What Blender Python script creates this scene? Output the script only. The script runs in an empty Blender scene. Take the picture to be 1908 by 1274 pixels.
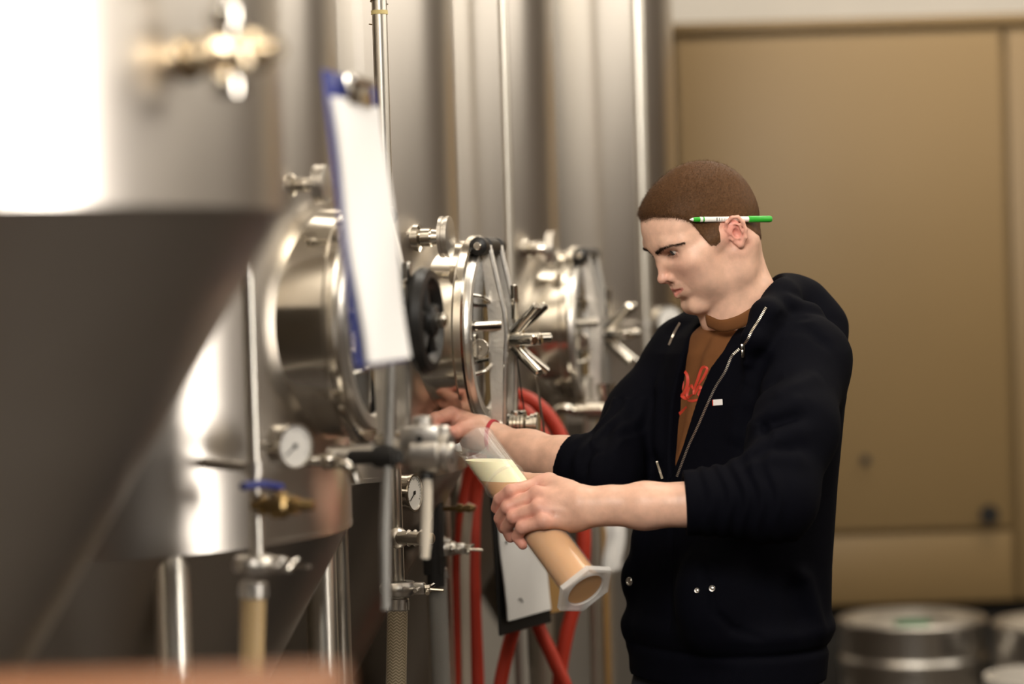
import bpy, bmesh, math, random
import numpy as np
from mathutils import Vector, Matrix
from mathutils.bvhtree import BVHTree
rng = random.Random(7)
scn = bpy.context.scene
COL = scn.collection

# ------------------------------------------------------------------ camera
W_PX, H_PX = 1908.0, 1274.0
LENS = 85.0
FPX = W_PX * LENS / 36.0
CAM_Z = 1.53
PITCH = math.radians(1.49)
ROLL = math.radians(1.7)
_fw = Vector((0, math.cos(PITCH), -math.sin(PITCH)))
_up0 = Vector((0, math.sin(PITCH), math.cos(PITCH)))
_x0 = Vector((1, 0, 0))
CAM_R = _x0 * math.cos(ROLL) - _up0 * math.sin(ROLL)
CAM_U = _x0 * math.sin(ROLL) + _up0 * math.cos(ROLL)
CAM_F = _fw
CAM_O = Vector((0, 0, CAM_Z))
cam_d = bpy.data.cameras.new('camera')
cam = bpy.data.objects.new('camera', cam_d)
COL.objects.link(cam)
cam_d.lens = LENS
cam_d.sensor_width = 36
cam.matrix_world = Matrix(((CAM_R.x, CAM_U.x, -CAM_F.x, CAM_O.x),
                           (CAM_R.y, CAM_U.y, -CAM_F.y, CAM_O.y),
                           (CAM_R.z, CAM_U.z, -CAM_F.z, CAM_O.z), (0, 0, 0, 1)))
cam_d.dof.use_dof = True
cam_d.dof.focus_distance = 3.52
cam_d.dof.aperture_fstop = 1.9
cam_d.clip_start = 0.05
scn.camera = cam

# ------------------------------------------------------------------ light
scn.view_settings.view_transform = 'Standard'
scn.view_settings.look = 'None'
scn.view_settings.gamma = 1
scn.view_settings.use_curve_mapping = False
scn.view_settings.exposure = 0.14
wd = bpy.data.worlds.new('world')
scn.world = wd
wd.use_nodes = True
wd.node_tree.nodes['Background'].inputs[0].default_value = (1.0, 0.86, 0.68, 1)
wd.node_tree.nodes['Background'].inputs[1].default_value = 0.03

def area(name, loc, target, sx, sy, power, col=(1, 0.88, 0.72)):
    l = bpy.data.lights.new(name, 'AREA')
    l.shape = 'RECTANGLE'; l.size = sx; l.size_y = sy
    l.energy = power; l.color = col
    o = bpy.data.objects.new(name, l); COL.objects.link(o)
    o.location = loc
    d = Vector(target) - Vector(loc)
    o.rotation_euler = d.to_track_quat('-Z', 'Y').to_euler()
    return o
area('overhead_light', (-0.75, 1.2, 3.44), (0.25, 3.3, 1.3), 2.0, 1.8, 145, (1, 0.93, 0.83))
area('overhead_light', (1.5, 6.0, 3.44), (1.5, 6.5, 0), 1.8, .7, 40)
area('overhead_light', (2.25, 2.3, 3.44), (0.4, 3.6, 1.5), .9, .9, 40, (1, 0.90, 0.74))  # added from the right to brighten the neck, no known fixture
area('wall_bounce_light', (3.12, 3.75, 2.80), (0.0, 3.75, 2.2), 3.7, 1.0, 26, (1, 0.92, 0.80)).data.spread = math.radians(150)  # unseen bounce off the upper right wall, added for the tanks' bright bands
area('tank_highlight_light', (3.12, 0.80, 1.58), (-0.4, 1.9, 1.60), 3.1, 1.9, 30, (1, 0.94, 0.87)).data.spread = math.radians(46)  # no real window: narrow beam added to whiten the large tank, missing the man
area('overhead_light', (0.72, 3.85, 3.44), (0.72, 3.85, 0), 1.3, .45, 24, (1, 0.93, 0.82))
area('overhead_light', (-0.45, -0.5, 3.44), (0.2, 3.6, 1.3), 1.6, 1.4, 205, (1, 0.95, 0.88))  # added frontal fill for the face, near the camera, no known fixture

def P(px, py, d):
    "world point seen at photo pixel (px,py), d metres along the lens axis"
    return CAM_O + CAM_F * d + CAM_R * ((px - W_PX / 2) / FPX * d) - CAM_U * ((py - H_PX / 2) / FPX * d)
def ray(px, py):
    return (CAM_F + CAM_R * ((px - W_PX / 2) / FPX) - CAM_U * ((py - H_PX / 2) / FPX)).normalized()
def V(*a): return Vector(a)

# ------------------------------------------------------------------ materials
def lin(c):
    return tuple(((x / 255) / 12.92 if x / 255 <= 0.04045 else ((x / 255 + 0.055) / 1.055) ** 2.4) for x in c)
def mat(name, col, rough=0.5, metal=0.0, noise=0.0, nscale=20.0, stretch=(1, 1, 1), bump=0.0, bscale=60.0,
        rvar=0.0, aniso=0.0, spec=0.5, trans=0.0, ior=1.45, sss=0.0, alpha=1.0, emit=None, coat=0.0, sheen=0.0):
    m = bpy.data.materials.new(name); m.use_nodes = True
    nt = m.node_tree; b = nt.nodes['Principled BSDF']
    b.inputs['Base Color'].default_value = (*col, 1)
    b.inputs['Roughness'].default_value = rough
    b.inputs['Metallic'].default_value = metal
    b.inputs['Specular IOR Level'].default_value = spec
    b.inputs['IOR'].default_value = ior
    b.inputs['Transmission Weight'].default_value = trans
    b.inputs['Alpha'].default_value = alpha
    b.inputs['Coat Weight'].default_value = coat
    if sheen:
        b.inputs['Sheen Weight'].default_value = sheen
        b.inputs['Sheen Roughness'].default_value = 0.5
    if sss:
        b.inputs['Subsurface Weight'].default_value = sss
        b.inputs['Subsurface Radius'].default_value = (0.012, 0.0045, 0.002)
        b.inputs['Subsurface Scale'].default_value = 0.35
    if emit:
        b.inputs['Emission Color'].default_value = (*emit[0], 1); b.inputs['Emission Strength'].default_value = emit[1]
    tc = nt.nodes.new('ShaderNodeTexCoord')
    mp = nt.nodes.new('ShaderNodeMapping'); mp.inputs['Scale'].default_value = stretch
    nt.links.new(tc.outputs['Object'], mp.inputs['Vector'])
    if noise or rvar:
        n = nt.nodes.new('ShaderNodeTexNoise'); n.inputs['Scale'].default_value = nscale; n.inputs['Detail'].default_value = 5
        nt.links.new(mp.outputs[0], n.inputs['Vector'])
        if noise:
            mx = nt.nodes.new('ShaderNodeMix'); mx.data_type = 'RGBA'
            mx.inputs['A'].default_value = (*[c * (1 - noise) for c in col], 1)
            mx.inputs['B'].default_value = (*[min(1, c * (1 + noise)) for c in col], 1)
            nt.links.new(n.outputs['Fac'], mx.inputs['Factor'])
            nt.links.new(mx.outputs['Result'], b.inputs['Base Color'])
        if rvar:
            mr = nt.nodes.new('ShaderNodeMapRange')
            mr.inputs['To Min'].default_value = max(0.02, rough - rvar); mr.inputs['To Max'].default_value = rough + rvar
            nt.links.new(n.outputs['Fac'], mr.inputs['Value']); nt.links.new(mr.outputs[0], b.inputs['Roughness'])
    if bump:
        n2 = nt.nodes.new('ShaderNodeTexNoise'); n2.inputs['Scale'].default_value = bscale; n2.inputs['Detail'].default_value = 4
        nt.links.new(mp.outputs[0], n2.inputs['Vector'])
        bp = nt.nodes.new('ShaderNodeBump'); bp.inputs['Strength'].default_value = bump; bp.inputs['Distance'].default_value = 0.002
        nt.links.new(n2.outputs['Fac'], bp.inputs['Height']); nt.links.new(bp.outputs[0], b.inputs['Normal'])
    if aniso:
        b.inputs['Anisotropic'].default_value = aniso
        b.inputs['Anisotropic Rotation'].default_value = .25
        tg = nt.nodes.new('ShaderNodeTangent'); tg.direction_type = 'RADIAL'; tg.axis = 'Z'
        nt.links.new(tg.outputs[0], b.inputs['Tangent'])
    return m

M = {}
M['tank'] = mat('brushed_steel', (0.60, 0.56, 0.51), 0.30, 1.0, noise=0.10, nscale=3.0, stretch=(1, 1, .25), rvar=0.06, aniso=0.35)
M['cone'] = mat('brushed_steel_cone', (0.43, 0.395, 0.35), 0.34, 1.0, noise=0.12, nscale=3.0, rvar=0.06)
M['steel'] = mat('polished_steel', (0.66, 0.62, 0.55), 0.16, 1.0, noise=0.06, nscale=15, rvar=0.05)
M['cast'] = mat('satin_steel', (0.70, 0.665, 0.61), 0.36, 1.0, noise=0.10, nscale=60, bump=0.15, bscale=160)
M['pipe'] = mat('pipe_steel', (0.80, 0.76, 0.68), 0.32, 1.0, noise=0.06, nscale=8)
M['brass'] = mat('brass', (0.36, 0.25, 0.11), 0.30, 1.0, noise=0.2, nscale=30)
M['bronze'] = mat('dull_bronze', (0.52, 0.43, 0.30), 0.25, 1.0, noise=0.15, nscale=30)
M['black'] = mat('black_plastic', (0.012, 0.011, 0.010), 0.42, noise=0.3, nscale=40)
M['rubber'] = mat('black_rubber', (0.02, 0.018, 0.016), 0.65, noise=0.3, nscale=40)
M['red_hose'] = mat('red_rubber', (0.44, 0.036, 0.016), 0.48, noise=0.15, nscale=25, bump=.1, bscale=90)
M['paper'] = mat('paper', (0.90, 0.885, 0.87), 0.8, noise=0.03, nscale=12)
M['paper_grey'] = mat('paper_grey', (0.80, 0.78, 0.75), 0.7, noise=0.08, nscale=14)
M['blue'] = mat('blue_plastic', (0.02, 0.035, 0.22), 0.4, noise=0.1)
M['card'] = mat('cardboard', (0.34, 0.19, 0.06), 0.75, noise=0.12, nscale=30)
M['tan'] = mat('tan_enamel', (0.225, 0.150, 0.066), 0.45, noise=0.05, nscale=2.5, bump=0.05, bscale=40)
M['dark'] = mat('dark_paint', (0.02, 0.016, 0.012), 0.7, noise=0.3)
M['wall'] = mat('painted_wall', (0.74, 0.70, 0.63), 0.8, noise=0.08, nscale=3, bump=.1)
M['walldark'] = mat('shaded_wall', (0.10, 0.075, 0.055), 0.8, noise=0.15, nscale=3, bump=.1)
M['ceil'] = mat('ceiling_paint', (0.62, 0.57, 0.50), 0.9, noise=0.05, nscale=2)
M['floor'] = mat('concrete', (0.035, 0.026, 0.019), 0.45, noise=0.35, nscale=3, bump=.15, rvar=.12)
M['wood'] = mat('oiled_wood', (0.13, 0.048, 0.016), 0.5, noise=0.3, nscale=6, stretch=(.3, 4, 4))
M['dial'] = mat('dial_white', (0.80, 0.78, 0.74), 0.5, noise=0.02)
M['glass'] = mat('sight_glass', (0.30, 0.32, 0.30), 0.04, 0.0, noise=0.05, nscale=4, spec=0.9, coat=1.0)
M['glassdark'] = mat('glass_over_dark', (0.035, 0.034, 0.03), 0.05, 0.0, noise=0.5, nscale=6, spec=0.9, coat=1.0)

# ------------------------------------------------------------------ mesh helpers
def frame(axis, up=Vector((0, 0, 1))):
    a = Vector(axis).normalized()
    if abs(a.dot(up)) > 0.98: up = Vector((0, 1, 0))
    x = up.cross(a).normalized(); y = a.cross(x)
    return x, y, a
class MB:
    "collects shapes into one bmesh"
    def __init__(s): s.bm = bmesh.new()
    def ring(s, c, x, y, r, n, ph=0.0, r2=None):
        r2 = r if r2 is None else r2
        return [s.bm.verts.new(c + x * (math.cos(2 * math.pi * i / n + ph) * r) + y * (math.sin(2 * math.pi * i / n + ph) * r2)) for i in range(n)]
    def bridge(s, A, B):
        n = len(A)
        for i in range(n):
            try: s.bm.faces.new((A[i], A[(i + 1) % n], B[(i + 1) % n], B[i]))
            except ValueError: pass
    def cap(s, A, rev=False):
        try: s.bm.faces.new(list(reversed(A)) if rev else A)
        except ValueError: pass
    def lathe(s, o, axis, prof, n=32, up=Vector((0, 0, 1)), closed=False, capa=True, capb=True, ph=0.0):
        "prof: list of (t along axis, radius)"
        x, y, a = frame(axis, up); o = Vector(o)
        rs = [s.ring(o + a * t, x, y, max(r, 1e-5), n, ph) for t, r in prof]
        for i in range(len(rs) - 1): s.bridge(rs[i], rs[i + 1])
        if closed: s.bridge(rs[-1], rs[0])
        else:
            if capa: s.cap(rs[0], True)
            if capb: s.cap(rs[-1])
        return s
    def cyl(s, a, b, r, n=20, r2=None, bev=0.12):
        a = Vector(a); b = Vector(b); L = (b - a).length; r2 = r if r2 is None else r2
        e = min(bev * min(r, r2), L * .3)
        return s.lathe(a, b - a, [(0, r - e), (e, r), (L - e, r2), (L, r2 - e)], n)
    def tube(s, pts, r, n=12, caps=True, rad=None):
        pts = [Vector(p) for p in pts]
        t0 = (pts[1] - pts[0]).normalized(); x, y, _ = frame(t0); prev = None
        for i, p in enumerate(pts):
            t = (pts[min(i + 1, len(pts) - 1)] - pts[max(i - 1, 0)]).normalized()
            x = (x - t * x.dot(t)).normalized(); y = t.cross(x)
            R = s.ring(p, x, y, r if rad is None else rad[i], n)
            if prev: s.bridge(prev, R)
            elif caps: s.cap(R, True)
            prev = R
        if caps: s.cap(prev)
        return s
    def box(s, c, sx, sy, sz, x=Vector((1, 0, 0)), y=Vector((0, 1, 0)), z=Vector((0, 0, 1)), bev=0.0, seg=2):
        c = Vector(c); tmp = bmesh.new() if bev else s.bm
        vs = [tmp.verts.new(c + x * (sx * i / 2) + y * (sy * j / 2) + z * (sz * k / 2)) for i in (-1, 1) for j in (-1, 1) for k in (-1, 1)]
        for f in ((0, 1, 3, 2), (4, 6, 7, 5), (0, 4, 5, 1), (2, 3, 7, 6), (0, 2, 6, 4), (1, 5, 7, 3)): tmp.faces.new([vs[i] for i in f])
        if bev:
            bmesh.ops.bevel(tmp, geom=list(tmp.edges), offset=bev, segments=seg, affect='EDGES', profile=.5)
            me = bpy.data.meshes.new('t'); tmp.to_mesh(me); tmp.free(); s.bm.from_mesh(me); bpy.data.meshes.remove(me)
        return s
    def prism(s, poly, off):
        "poly: list of world points (planar), extruded by vector off"
        A = [s.bm.verts.new(Vector(p)) for p in poly]; B = [s.bm.verts.new(Vector(p) + off) for p in poly]
        s.bridge(A, B); s.cap(A, True); s.cap(B)
        return s
    def sphere(s, c, r, n=16, sc=(1, 1, 1)):
        m = Matrix.Translation(Vector(c)) @ Matrix.Diagonal((r * sc[0], r * sc[1], r * sc[2], 1))
        bmesh.ops.create_uvsphere(s.bm, u_segments=n, v_segments=max(8, n // 2), radius=1.0, matrix=m)
        return s
    def build(s, name, m, parent=None, smooth=True, angle=35, **props):
        bmesh.ops.recalc_face_normals(s.bm, faces=s.bm.faces)
        me = bpy.data.meshes.new(name); s.bm.to_mesh(me); s.bm.free()
        return link(name, me, m, parent, smooth, angle, **props)
def link(name, me, m, parent=None, smooth=True, angle=35, **props):
    if m is not None:
        for mm in (m if isinstance(m, (list, tuple)) else [m]): me.materials.append(mm)
    if smooth:
        me.polygons.foreach_set('use_smooth', [True] * len(me.polygons))
        if angle: me.set_sharp_from_angle(angle=math.radians(angle))
    o = bpy.data.objects.new(name, me); COL.objects.link(o)
    if parent is not None:
        o.parent = parent
        o.matrix_parent_inverse = Matrix.Translation(-Vector(parent.location)) if parent.type == 'EMPTY' else parent.matrix_world.inverted()
    for k, v in props.items(): o[k] = v
    return o
def thing(name, label, cat, loc, group=None):
    o = bpy.data.objects.new(name, None); COL.objects.link(o); o.location = loc; o.empty_display_size = .05
    o['label'] = label; o['category'] = cat
    if group: o['group'] = group
    return o
def tag(o, label=None, cat=None, group=None, kind=None):
    if label: o['label'] = label
    if cat: o['category'] = cat
    if group: o['group'] = group
    if kind: o['kind'] = kind
    return o
def spline(pts, n=10):
    "Catmull-Rom through pts"
    pts = [Vector(p) for p in pts]; q = [pts[0] * 2 - pts[1]] + pts + [pts[-1] * 2 - pts[-2]]; out = []
    for i in range(1, len(q) - 2):
        for j in range(n):
            t = j / n; a, b, c, d = q[i - 1], q[i], q[i + 1], q[i + 2]
            out.append(.5 * ((2 * b) + (c - a) * t + (2 * a - 5 * b + 4 * c - d) * t * t + (3 * b - a - 3 * c + d) * t ** 3))
    out.append(pts[-1])
    return out
# ------------------------------------------------------------------ room shell
def struct(name, c, sx, sy, sz, m, bev=0):
    return MB().box(c, sx, sy, sz, bev=bev).build(name, m, smooth=False, kind='structure')
struct('floor', (0.6, 2.0, -0.05), 5.6, 12.4, 0.1, M['floor'])
struct('ceiling', (0.6, 2.0, 3.55), 5.6, 12.4, 0.1, M['ceil'])
struct('wall_back', (0.6, 8.05, 1.75), 5.6, 0.1, 3.5, M['wall'])
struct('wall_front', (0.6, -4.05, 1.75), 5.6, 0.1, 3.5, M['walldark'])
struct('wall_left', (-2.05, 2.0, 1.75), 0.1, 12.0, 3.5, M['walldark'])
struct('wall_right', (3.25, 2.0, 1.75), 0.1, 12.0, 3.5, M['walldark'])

# ------------------------------------------------------------------ tanks
U = Vector((0.2136, 0.977, 0)).normalized()        # along the row of tanks
N = Vector((U.y, -U.x, 0))                         # out of the tanks into the aisle
Z = Vector((0, 0, 1))
ZJ = 1.232
def hit_cyl(px, py, A, R):
    d = ray(px, py); o = CAM_O
    ox, oy = o.x - A[0], o.y - A[1]
    a = d.x ** 2 + d.y ** 2; b = 2 * (ox * d.x + oy * d.y); c = ox * ox + oy * oy - R * R
    q = b * b - 4 * a * c
    t = (-b - math.sqrt(max(q, 0))) / (2 * a)
    return o + d * t

def tank(label, A, R, zj, half, ztop=3.2, leg_angles=(), leg_r=.022, seam=True):
    t = thing('fermentation_tank', label, 'tank', (A[0], A[1], 0), 'steel fermentation tanks in a row')
    a = Vector((A[0], A[1], 0)); h = R / math.tan(half)
    MB().lathe(a, Z, [(zj + .001, R - .003), (zj + .002, R), (zj + .3, R), (2.0, R), (ztop, R), (ztop + .05, R * .9), (ztop + .12, R * .5), (ztop + .14, .02)], 96).build('shell', M['tank'], t, angle=30)
    rt = .028
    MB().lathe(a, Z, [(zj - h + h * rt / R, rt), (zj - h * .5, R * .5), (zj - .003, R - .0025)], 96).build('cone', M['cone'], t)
    MB().lathe(a, Z, [(zj - .005, R - .004), (zj - .004, R + .0004), (zj + .003, R + .0004), (zj + .004, R - .003)], 96).build('seam_band', M['tank'], t, angle=20)
    zo = zj - h + h * rt / R
    m = MB(); m.lathe(a, Z, [(zo - .12, .026), (zo - .005, .026), (zo + .004, rt)], 24); m.lathe(a, Z, [(zo - .13, .034), (zo - .128, .038), (zo - .115, .038), (zo - .113, .034)], 24)
    m.build('outlet', M['cast'], t)
    for g in leg_angles:
        p = a + Vector((math.cos(g), math.sin(g), 0)) * (R * .94)
        m = MB(); m.lathe(p, Z, [(0.02, leg_r), (zj - .02 , leg_r), (zj - .005, leg_r * .8)], 24)
        m.lathe(p, Z, [(0.0, leg_r * 2), (.012, leg_r * 2), (.02, leg_r * 1.2)], 20)
        m.build('leg', M['pipe'], t)
    return t

def LP(F, s, z, n):
    return F + U * s + Z * z + N * n

def manway(t, F, neck, glass, wheel=None):
    "round hatch: neck, rim, door, twin yoke bars, knobs"
    r = .148
    nk = MB().lathe(F, N, [(-neck, r), (-.016, r), (-.016, r - .012), (-neck, r - .012)], 72, closed=True).build('manway', M['steel'], t)
    MB().lathe(F, N, [(-.018, r - .004), (-.018, r + .004), (-.014, r + .0075), (-.003, r + .0075), (0, r + .004), (0, r - .010), (-.018, r - .012)], 72, closed=True).build('rim', M['steel'], nk)
    MB().lathe(F, N, [(-.012, .138), (.004, .1385), (.008, .136), (.008, .122), (.003, .118), (-.012, .118)], 72, closed=True).build('door_ring', M['cast'], nk)
    MB().lathe(F, N, [(-.010, .1185), (.001, .1185), (.002, .10), (.0022, .0)], 64, capb=False).build('door_glass', glass, nk)
    for s in (-.04, .04):
        pl = [(.004, .148), (.014, .150), (.020, .138), (.041, .035), (.044, .0), (.041, -.035), (.036, -.150), (.028, -.158), (.018, -.150), (.016, -.035), (.017, .0), (.016, .035), (.008, .130)]
        m = MB(); m.prism([LP(F, s - .004, z, n) for n, z in pl], U * .008)
        # raised rib along the outer edge
        m.tube([LP(F, s, z, n) for n, z in pl[2:8]], .0048, 8)
        m.build('yoke_bar', M['cast'], nk, angle=40)
    for s0, s1 in ((-.075, -.046), (-.034, .034), (.046, .07)):
        m = MB(); m.lathe(LP(F, s0, .137, .010), U, [(0, .009), (.003, .0145), (s1 - s0 - .003, .0145), (s1 - s0, .009)], 20); m.build('bush', M['black'], nk)
    m = MB(); m.cyl(LP(F, -.078, .137, .010), LP(F, .08, .137, .010), .006, 12); m.build('hinge_pin', M['steel'], nk); m = MB(); m.cyl(LP(F, -.055, -.148, .026), LP(F, .055, -.148, .026), .009, 14); m.build('hinge_pin', M['steel'], nk)
    m = MB(); m.lathe(LP(F, -.098, -.022, .015), -U, [(-.03, .006), (0, .006), (0, .0145), (.008, .0155), (.010, .0145), (.010, .011), (.0085, .0105), (.0085, .004), (.0105, .0035)], 28); m.build('latch_button', M['steel'], nk)
    m = MB(); m.cyl(LP(F, -.075, .012, -.012), LP(F, -.04, .012, .034), .0085, 16); m.cyl(LP(F, -.090, -.022, -.02), LP(F, -.090, -.022, .010), .007, 14); m.build('latch_rod', M['steel'], nk)
    for zz in (.062, -.062):
        m = MB(); m.tube(spline([LP(F, -.10, zz * 1.0, .002), LP(F, -.07, zz * .92, .016), LP(F, -.03, zz * .75, .018), LP(F, .02, zz * .7, .004)], 6), .0032, 8); m.build('door_handle', M['steel'], nk)
    # eye bolt next to the hub
    m = MB(); m.cyl(LP(F, .02, .02, .046), LP(F, .02, .075, .046), .006, 14); m.cyl(LP(F, .0, .05, .046), LP(F, .04, .05, .046), .003, 10); m.build('eye_bolt', M['steel'], nk)
    if wheel is None:
        m = MB(); m.lathe(LP(F, 0, -.012, .020), N, [(0, .012), (.016, .012), (.016, .019), (.040, .0195), (.043, .017), (.043, .011), (.070, .0105), (.073, .008)], 28)
        m.build('hub', M['steel'], nk)
        for k in range(6):
            g = math.radians(60 * k)
            dv = U * math.cos(g) + Z * math.sin(g)
            a = LP(F, 0, -.012, .046) + dv * .010; b = LP(F, 0, -.012, .094) + dv * .062
            MB().cyl(a, b, .0086, 16, .0078, bev=.25).build('spoke', M['steel'], nk)
    else:
        w = wheel
        m = MB(); m.cyl(LP(F, 0, 0, .02), LP(F, 0, 0, w), .015, 20); m.build('spindle', M['black'], nk)
        m = MB(); R0 = .067
        m.lathe(LP(F, 0, 0, w - .006), N, [(0, R0 - .012), (.002, R0 - .002), (.010, R0 + .002), (.020, R0 - .002), (.022, R0 - .012), (.018, R0 - .018), (.012, R0 - .022), (.004, R0 - .018)], 48, closed=True)
        m.lathe(LP(F, 0, 0, w - .012), N, [(0, .022), (.03, .02), (.034, .012)], 24)
        for k in range(5):
            g = math.radians(72 * k + 20); dv = U * math.cos(g) + Z * math.sin(g)
            m.tube([LP(F, 0, 0, w + .004) + dv * .015, LP(F, 0, 0, w + .002) + dv * .045, LP(F, 0, 0, w + .005) + dv * (R0 - .012)], .009, 10)
        m.build('hand_wheel', M['black'], nk)
        MB().lathe(LP(F, 0, 0, w + .022), N, [(0, .010), (.008, .010), (.011, .006)], 16).build('wheel_nut', M['steel'], nk)
    return nk

def port(t, W, axis=None, L=.036, r=.0145, disc=.032):
    ax = N if axis is None else axis
    m = MB(); m.lathe(W, ax, [(-.05, r * 1.5), (.002, r * 1.5), (.005, r), (L * .55, r), (L * .55, r * .72), (L * .62, r * .72), (L * .62, r * .95), (L, r * .8)], 28)
    pp = m.build('port', M['steel'], t)
    m = MB(); m.lathe(W + ax * L, ax, [(-.001, disc * .8), (0, disc), (.005, disc), (.006, disc * .93), (.0085, disc * .93), (.0095, disc), (.0145, disc), (.0155, disc * .85)], 40)
    m.build('port_disc', M['cast'], pp)

F1 = P(688, 600, 3.10); F2 = P(903, 620, 3.85); F3 = P(1087, 612, 4.55)
RT = .345
def axis_of(F, neck=.045): 
    a = F - N * (neck + RT); return (a.x, a.y)
A0 = (-.663, 2.307); A1 = axis_of(F1); A2 = axis_of(F2); A3 = axis_of(F3); A4 = (0.03, 5.36)
g0 = math.atan2(-.89, .45)
LEGS = [g0 + math.pi / 2 * k for k in range(4)]
HA = math.radians(29.5)
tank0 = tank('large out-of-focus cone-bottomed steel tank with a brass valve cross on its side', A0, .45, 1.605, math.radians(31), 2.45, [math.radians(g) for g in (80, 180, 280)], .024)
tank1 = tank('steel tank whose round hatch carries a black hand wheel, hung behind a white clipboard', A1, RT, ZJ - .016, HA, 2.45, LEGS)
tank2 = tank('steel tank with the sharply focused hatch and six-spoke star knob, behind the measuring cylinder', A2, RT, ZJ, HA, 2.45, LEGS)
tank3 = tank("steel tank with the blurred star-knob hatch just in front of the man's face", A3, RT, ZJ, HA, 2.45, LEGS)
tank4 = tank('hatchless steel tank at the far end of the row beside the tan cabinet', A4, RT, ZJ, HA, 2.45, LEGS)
manway(tank1, F1, .12, M['glassdark'], wheel=.069)
manway(tank2, F2, .12, M['glassdark'])
manway(tank3, F3, .12, M['glassdark'])
port(tank2, hit_cyl(780, 443, A2, RT)); port(tank3, hit_cyl(985, 464, A3, RT))
port(tank1, hit_cyl(545, 345, A1, RT), r=.009, L=.03, disc=.024)

# ------------------------------------------------------------------ upright pipes
def upright(name, px, d, r, y0, y1, label, group='upright steel pipes on the tanks'):
    c = P(px, 637, d)
    zz = [P(px, y, d).z for y in (y0, y1)]
    if y0 < 0: zz[0] = 2.75
    t = thing(name, label, 'pipe', (c.x, c.y, zz[1]), group)
    MB().lathe((c.x, c.y, 0), Z, [(zz[1], r), ((zz[0] + zz[1]) / 2, r), (zz[0], r)], 24).build('tube', M['pipe'], t)
    return t, c, zz
pA, cA, zA = upright('upright_pipe', 726, 3.55, .0112, -5, 1085, 'bright steel pipe with a yellow tape ring standing before the second tank')
pB, cB, zB = upright('upright_pipe', 955, 4.32, .0092, -5, 1150, 'slim steel pipe between the sharp hatch and the blurred hatch')
pC, cC, zC = upright('upright_pipe', 1205, 5.0, .0140, -5, 1250, "steel pipe rising right in front of the man's forehead")
pD, cD, zD = upright('upright_pipe', 466, 2.80, .0080, 380, 1045, 'blurred steel pipe under the large cone with a white gauge on it')
pE, cE, zE = upright('upright_pipe', 432, 2.96, .0065, 420, 985, 'thin dull pipe with a dark bracket beside the first gauge')
# tape, wire twist, brackets to the tanks
zt = P(713, 25, 3.55).z
MB().lathe((cA.x, cA.y, 0), Z, [(zt - .003, .0112), (zt - .003, .0123), (zt + .003, .0123), (zt + .003, .0112)], 20).build('tape_ring', mat('yellow_tape', (.75, .62, .28), .6, noise=.1), pA)
zt = P(713, 10, 3.55).z
wire = [Vector((cA.x + .0125 * math.cos(g), cA.y + .0125 * math.sin(g), zt + .0016 * g)) for g in [k * .35 for k in range(40)]]
wire += [Vector((cA.x - .014, cA.y - .01, zt - .02)), Vector((cA.x - .0135, cA.y - .012, zt - .028))]
MB().tube(wire[:40], .0009, 6).build('wire_twist', M['brass'], pA)
MB().tube([P(708, 46, 3.54), P(697, 46, 3.54), P(688, 45, 3.55)], .0009, 6).build('wire_end', M['brass'], pA)
def bracket(par, c, z, A, R, r, m=None, n='bracket'):
    a = Vector((A[0], A[1], z)); p = Vector((c.x, c.y, z)); d = (p - a).normalized()
    b = MB(); b.cyl(a + d * (R - .01), p, .006, 12); b.lathe(p - Z * .008, Z, [(0, r + .0005), (0, r + .004), (.016, r + .004), (.016, r + .0005)], 20, closed=True)
    b.build(n, m or M['cast'], par)
bracket(pA, cA, 2.4, A2, RT, .0112); bracket(pA, cA, 1.30, A2, RT, .0112)
bracket(pB, cB, 2.4, A3, RT, .0092); bracket(pC, cC, 2.3, A4, RT, .014); bracket(pC, cC, 1.43, A4, RT, .014)
bracket(pD, cD, 1.32, A1, RT, .008); bracket(pE, cE, P(432, 795, 2.96).z, A1, RT, .0065, M['rubber'])

# ------------------------------------------------------------------ clamps and hoses
def braid(name, nx=150.0, nz=210.0, c0=(0.62, 0.52, 0.36), c1=(0.30, 0.24, 0.15)):
    m = bpy.data.materials.new(name); m.use_nodes = True; nt = m.node_tree; b = nt.nodes['Principled BSDF']
    uv = nt.nodes.new('ShaderNodeUVMap'); sp = nt.nodes.new('ShaderNodeSeparateXYZ'); nt.links.new(uv.outputs[0], sp.inputs[0])
    def mth(op, a, v=None, c=None):
        n = nt.nodes.new('ShaderNodeMath'); n.operation = op; nt.links.new(a, n.inputs[0])
        if v is not None: n.inputs[1].default_value = v
        if c is not None: nt.links.new(c, n.inputs[1])
        return n.outputs[0]
    zig = mth('MULTIPLY', mth('PINGPONG', mth('MULTIPLY', sp.outputs[0], 10.0), .5), 1.7)       # rows of slanting threads
    fac = mth('LESS_THAN', mth('PINGPONG', mth('ADD', mth('MULTIPLY', sp.outputs[1], 2.6), None, zig), .5), .23)
    mx = nt.nodes.new('ShaderNodeMix'); mx.data_type = 'RGBA'; mx.inputs['A'].default_value = (*c1, 1); mx.inputs['B'].default_value = (*c0, 1)
    nt.links.new(fac, mx.inputs['Factor']); nt.links.new(mx.outputs['Result'], b.inputs['Base Color'])
    bp = nt.nodes.new('ShaderNodeBump'); bp.inputs['Strength'].default_value = .4; bp.inputs['Distance'].default_value = .001
    nt.links.new(fac, bp.inputs['Height']); nt.links.new(bp.outputs[0], b.inputs['Normal'])
    b.inputs['Roughness'].default_value = .35; b.inputs['Coat Weight'].default_value = .5
    return m
M['braid_clear'] = braid('braided_hose_clear'); M['braid_grey'] = braid('braided_hose_grey', c0=(.42, .40, .36), c1=(.27, .26, .23))
M['braid_tan'] = braid('braided_hose_tan', c0=(.60, .43, .22), c1=(.42, .28, .13))
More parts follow.
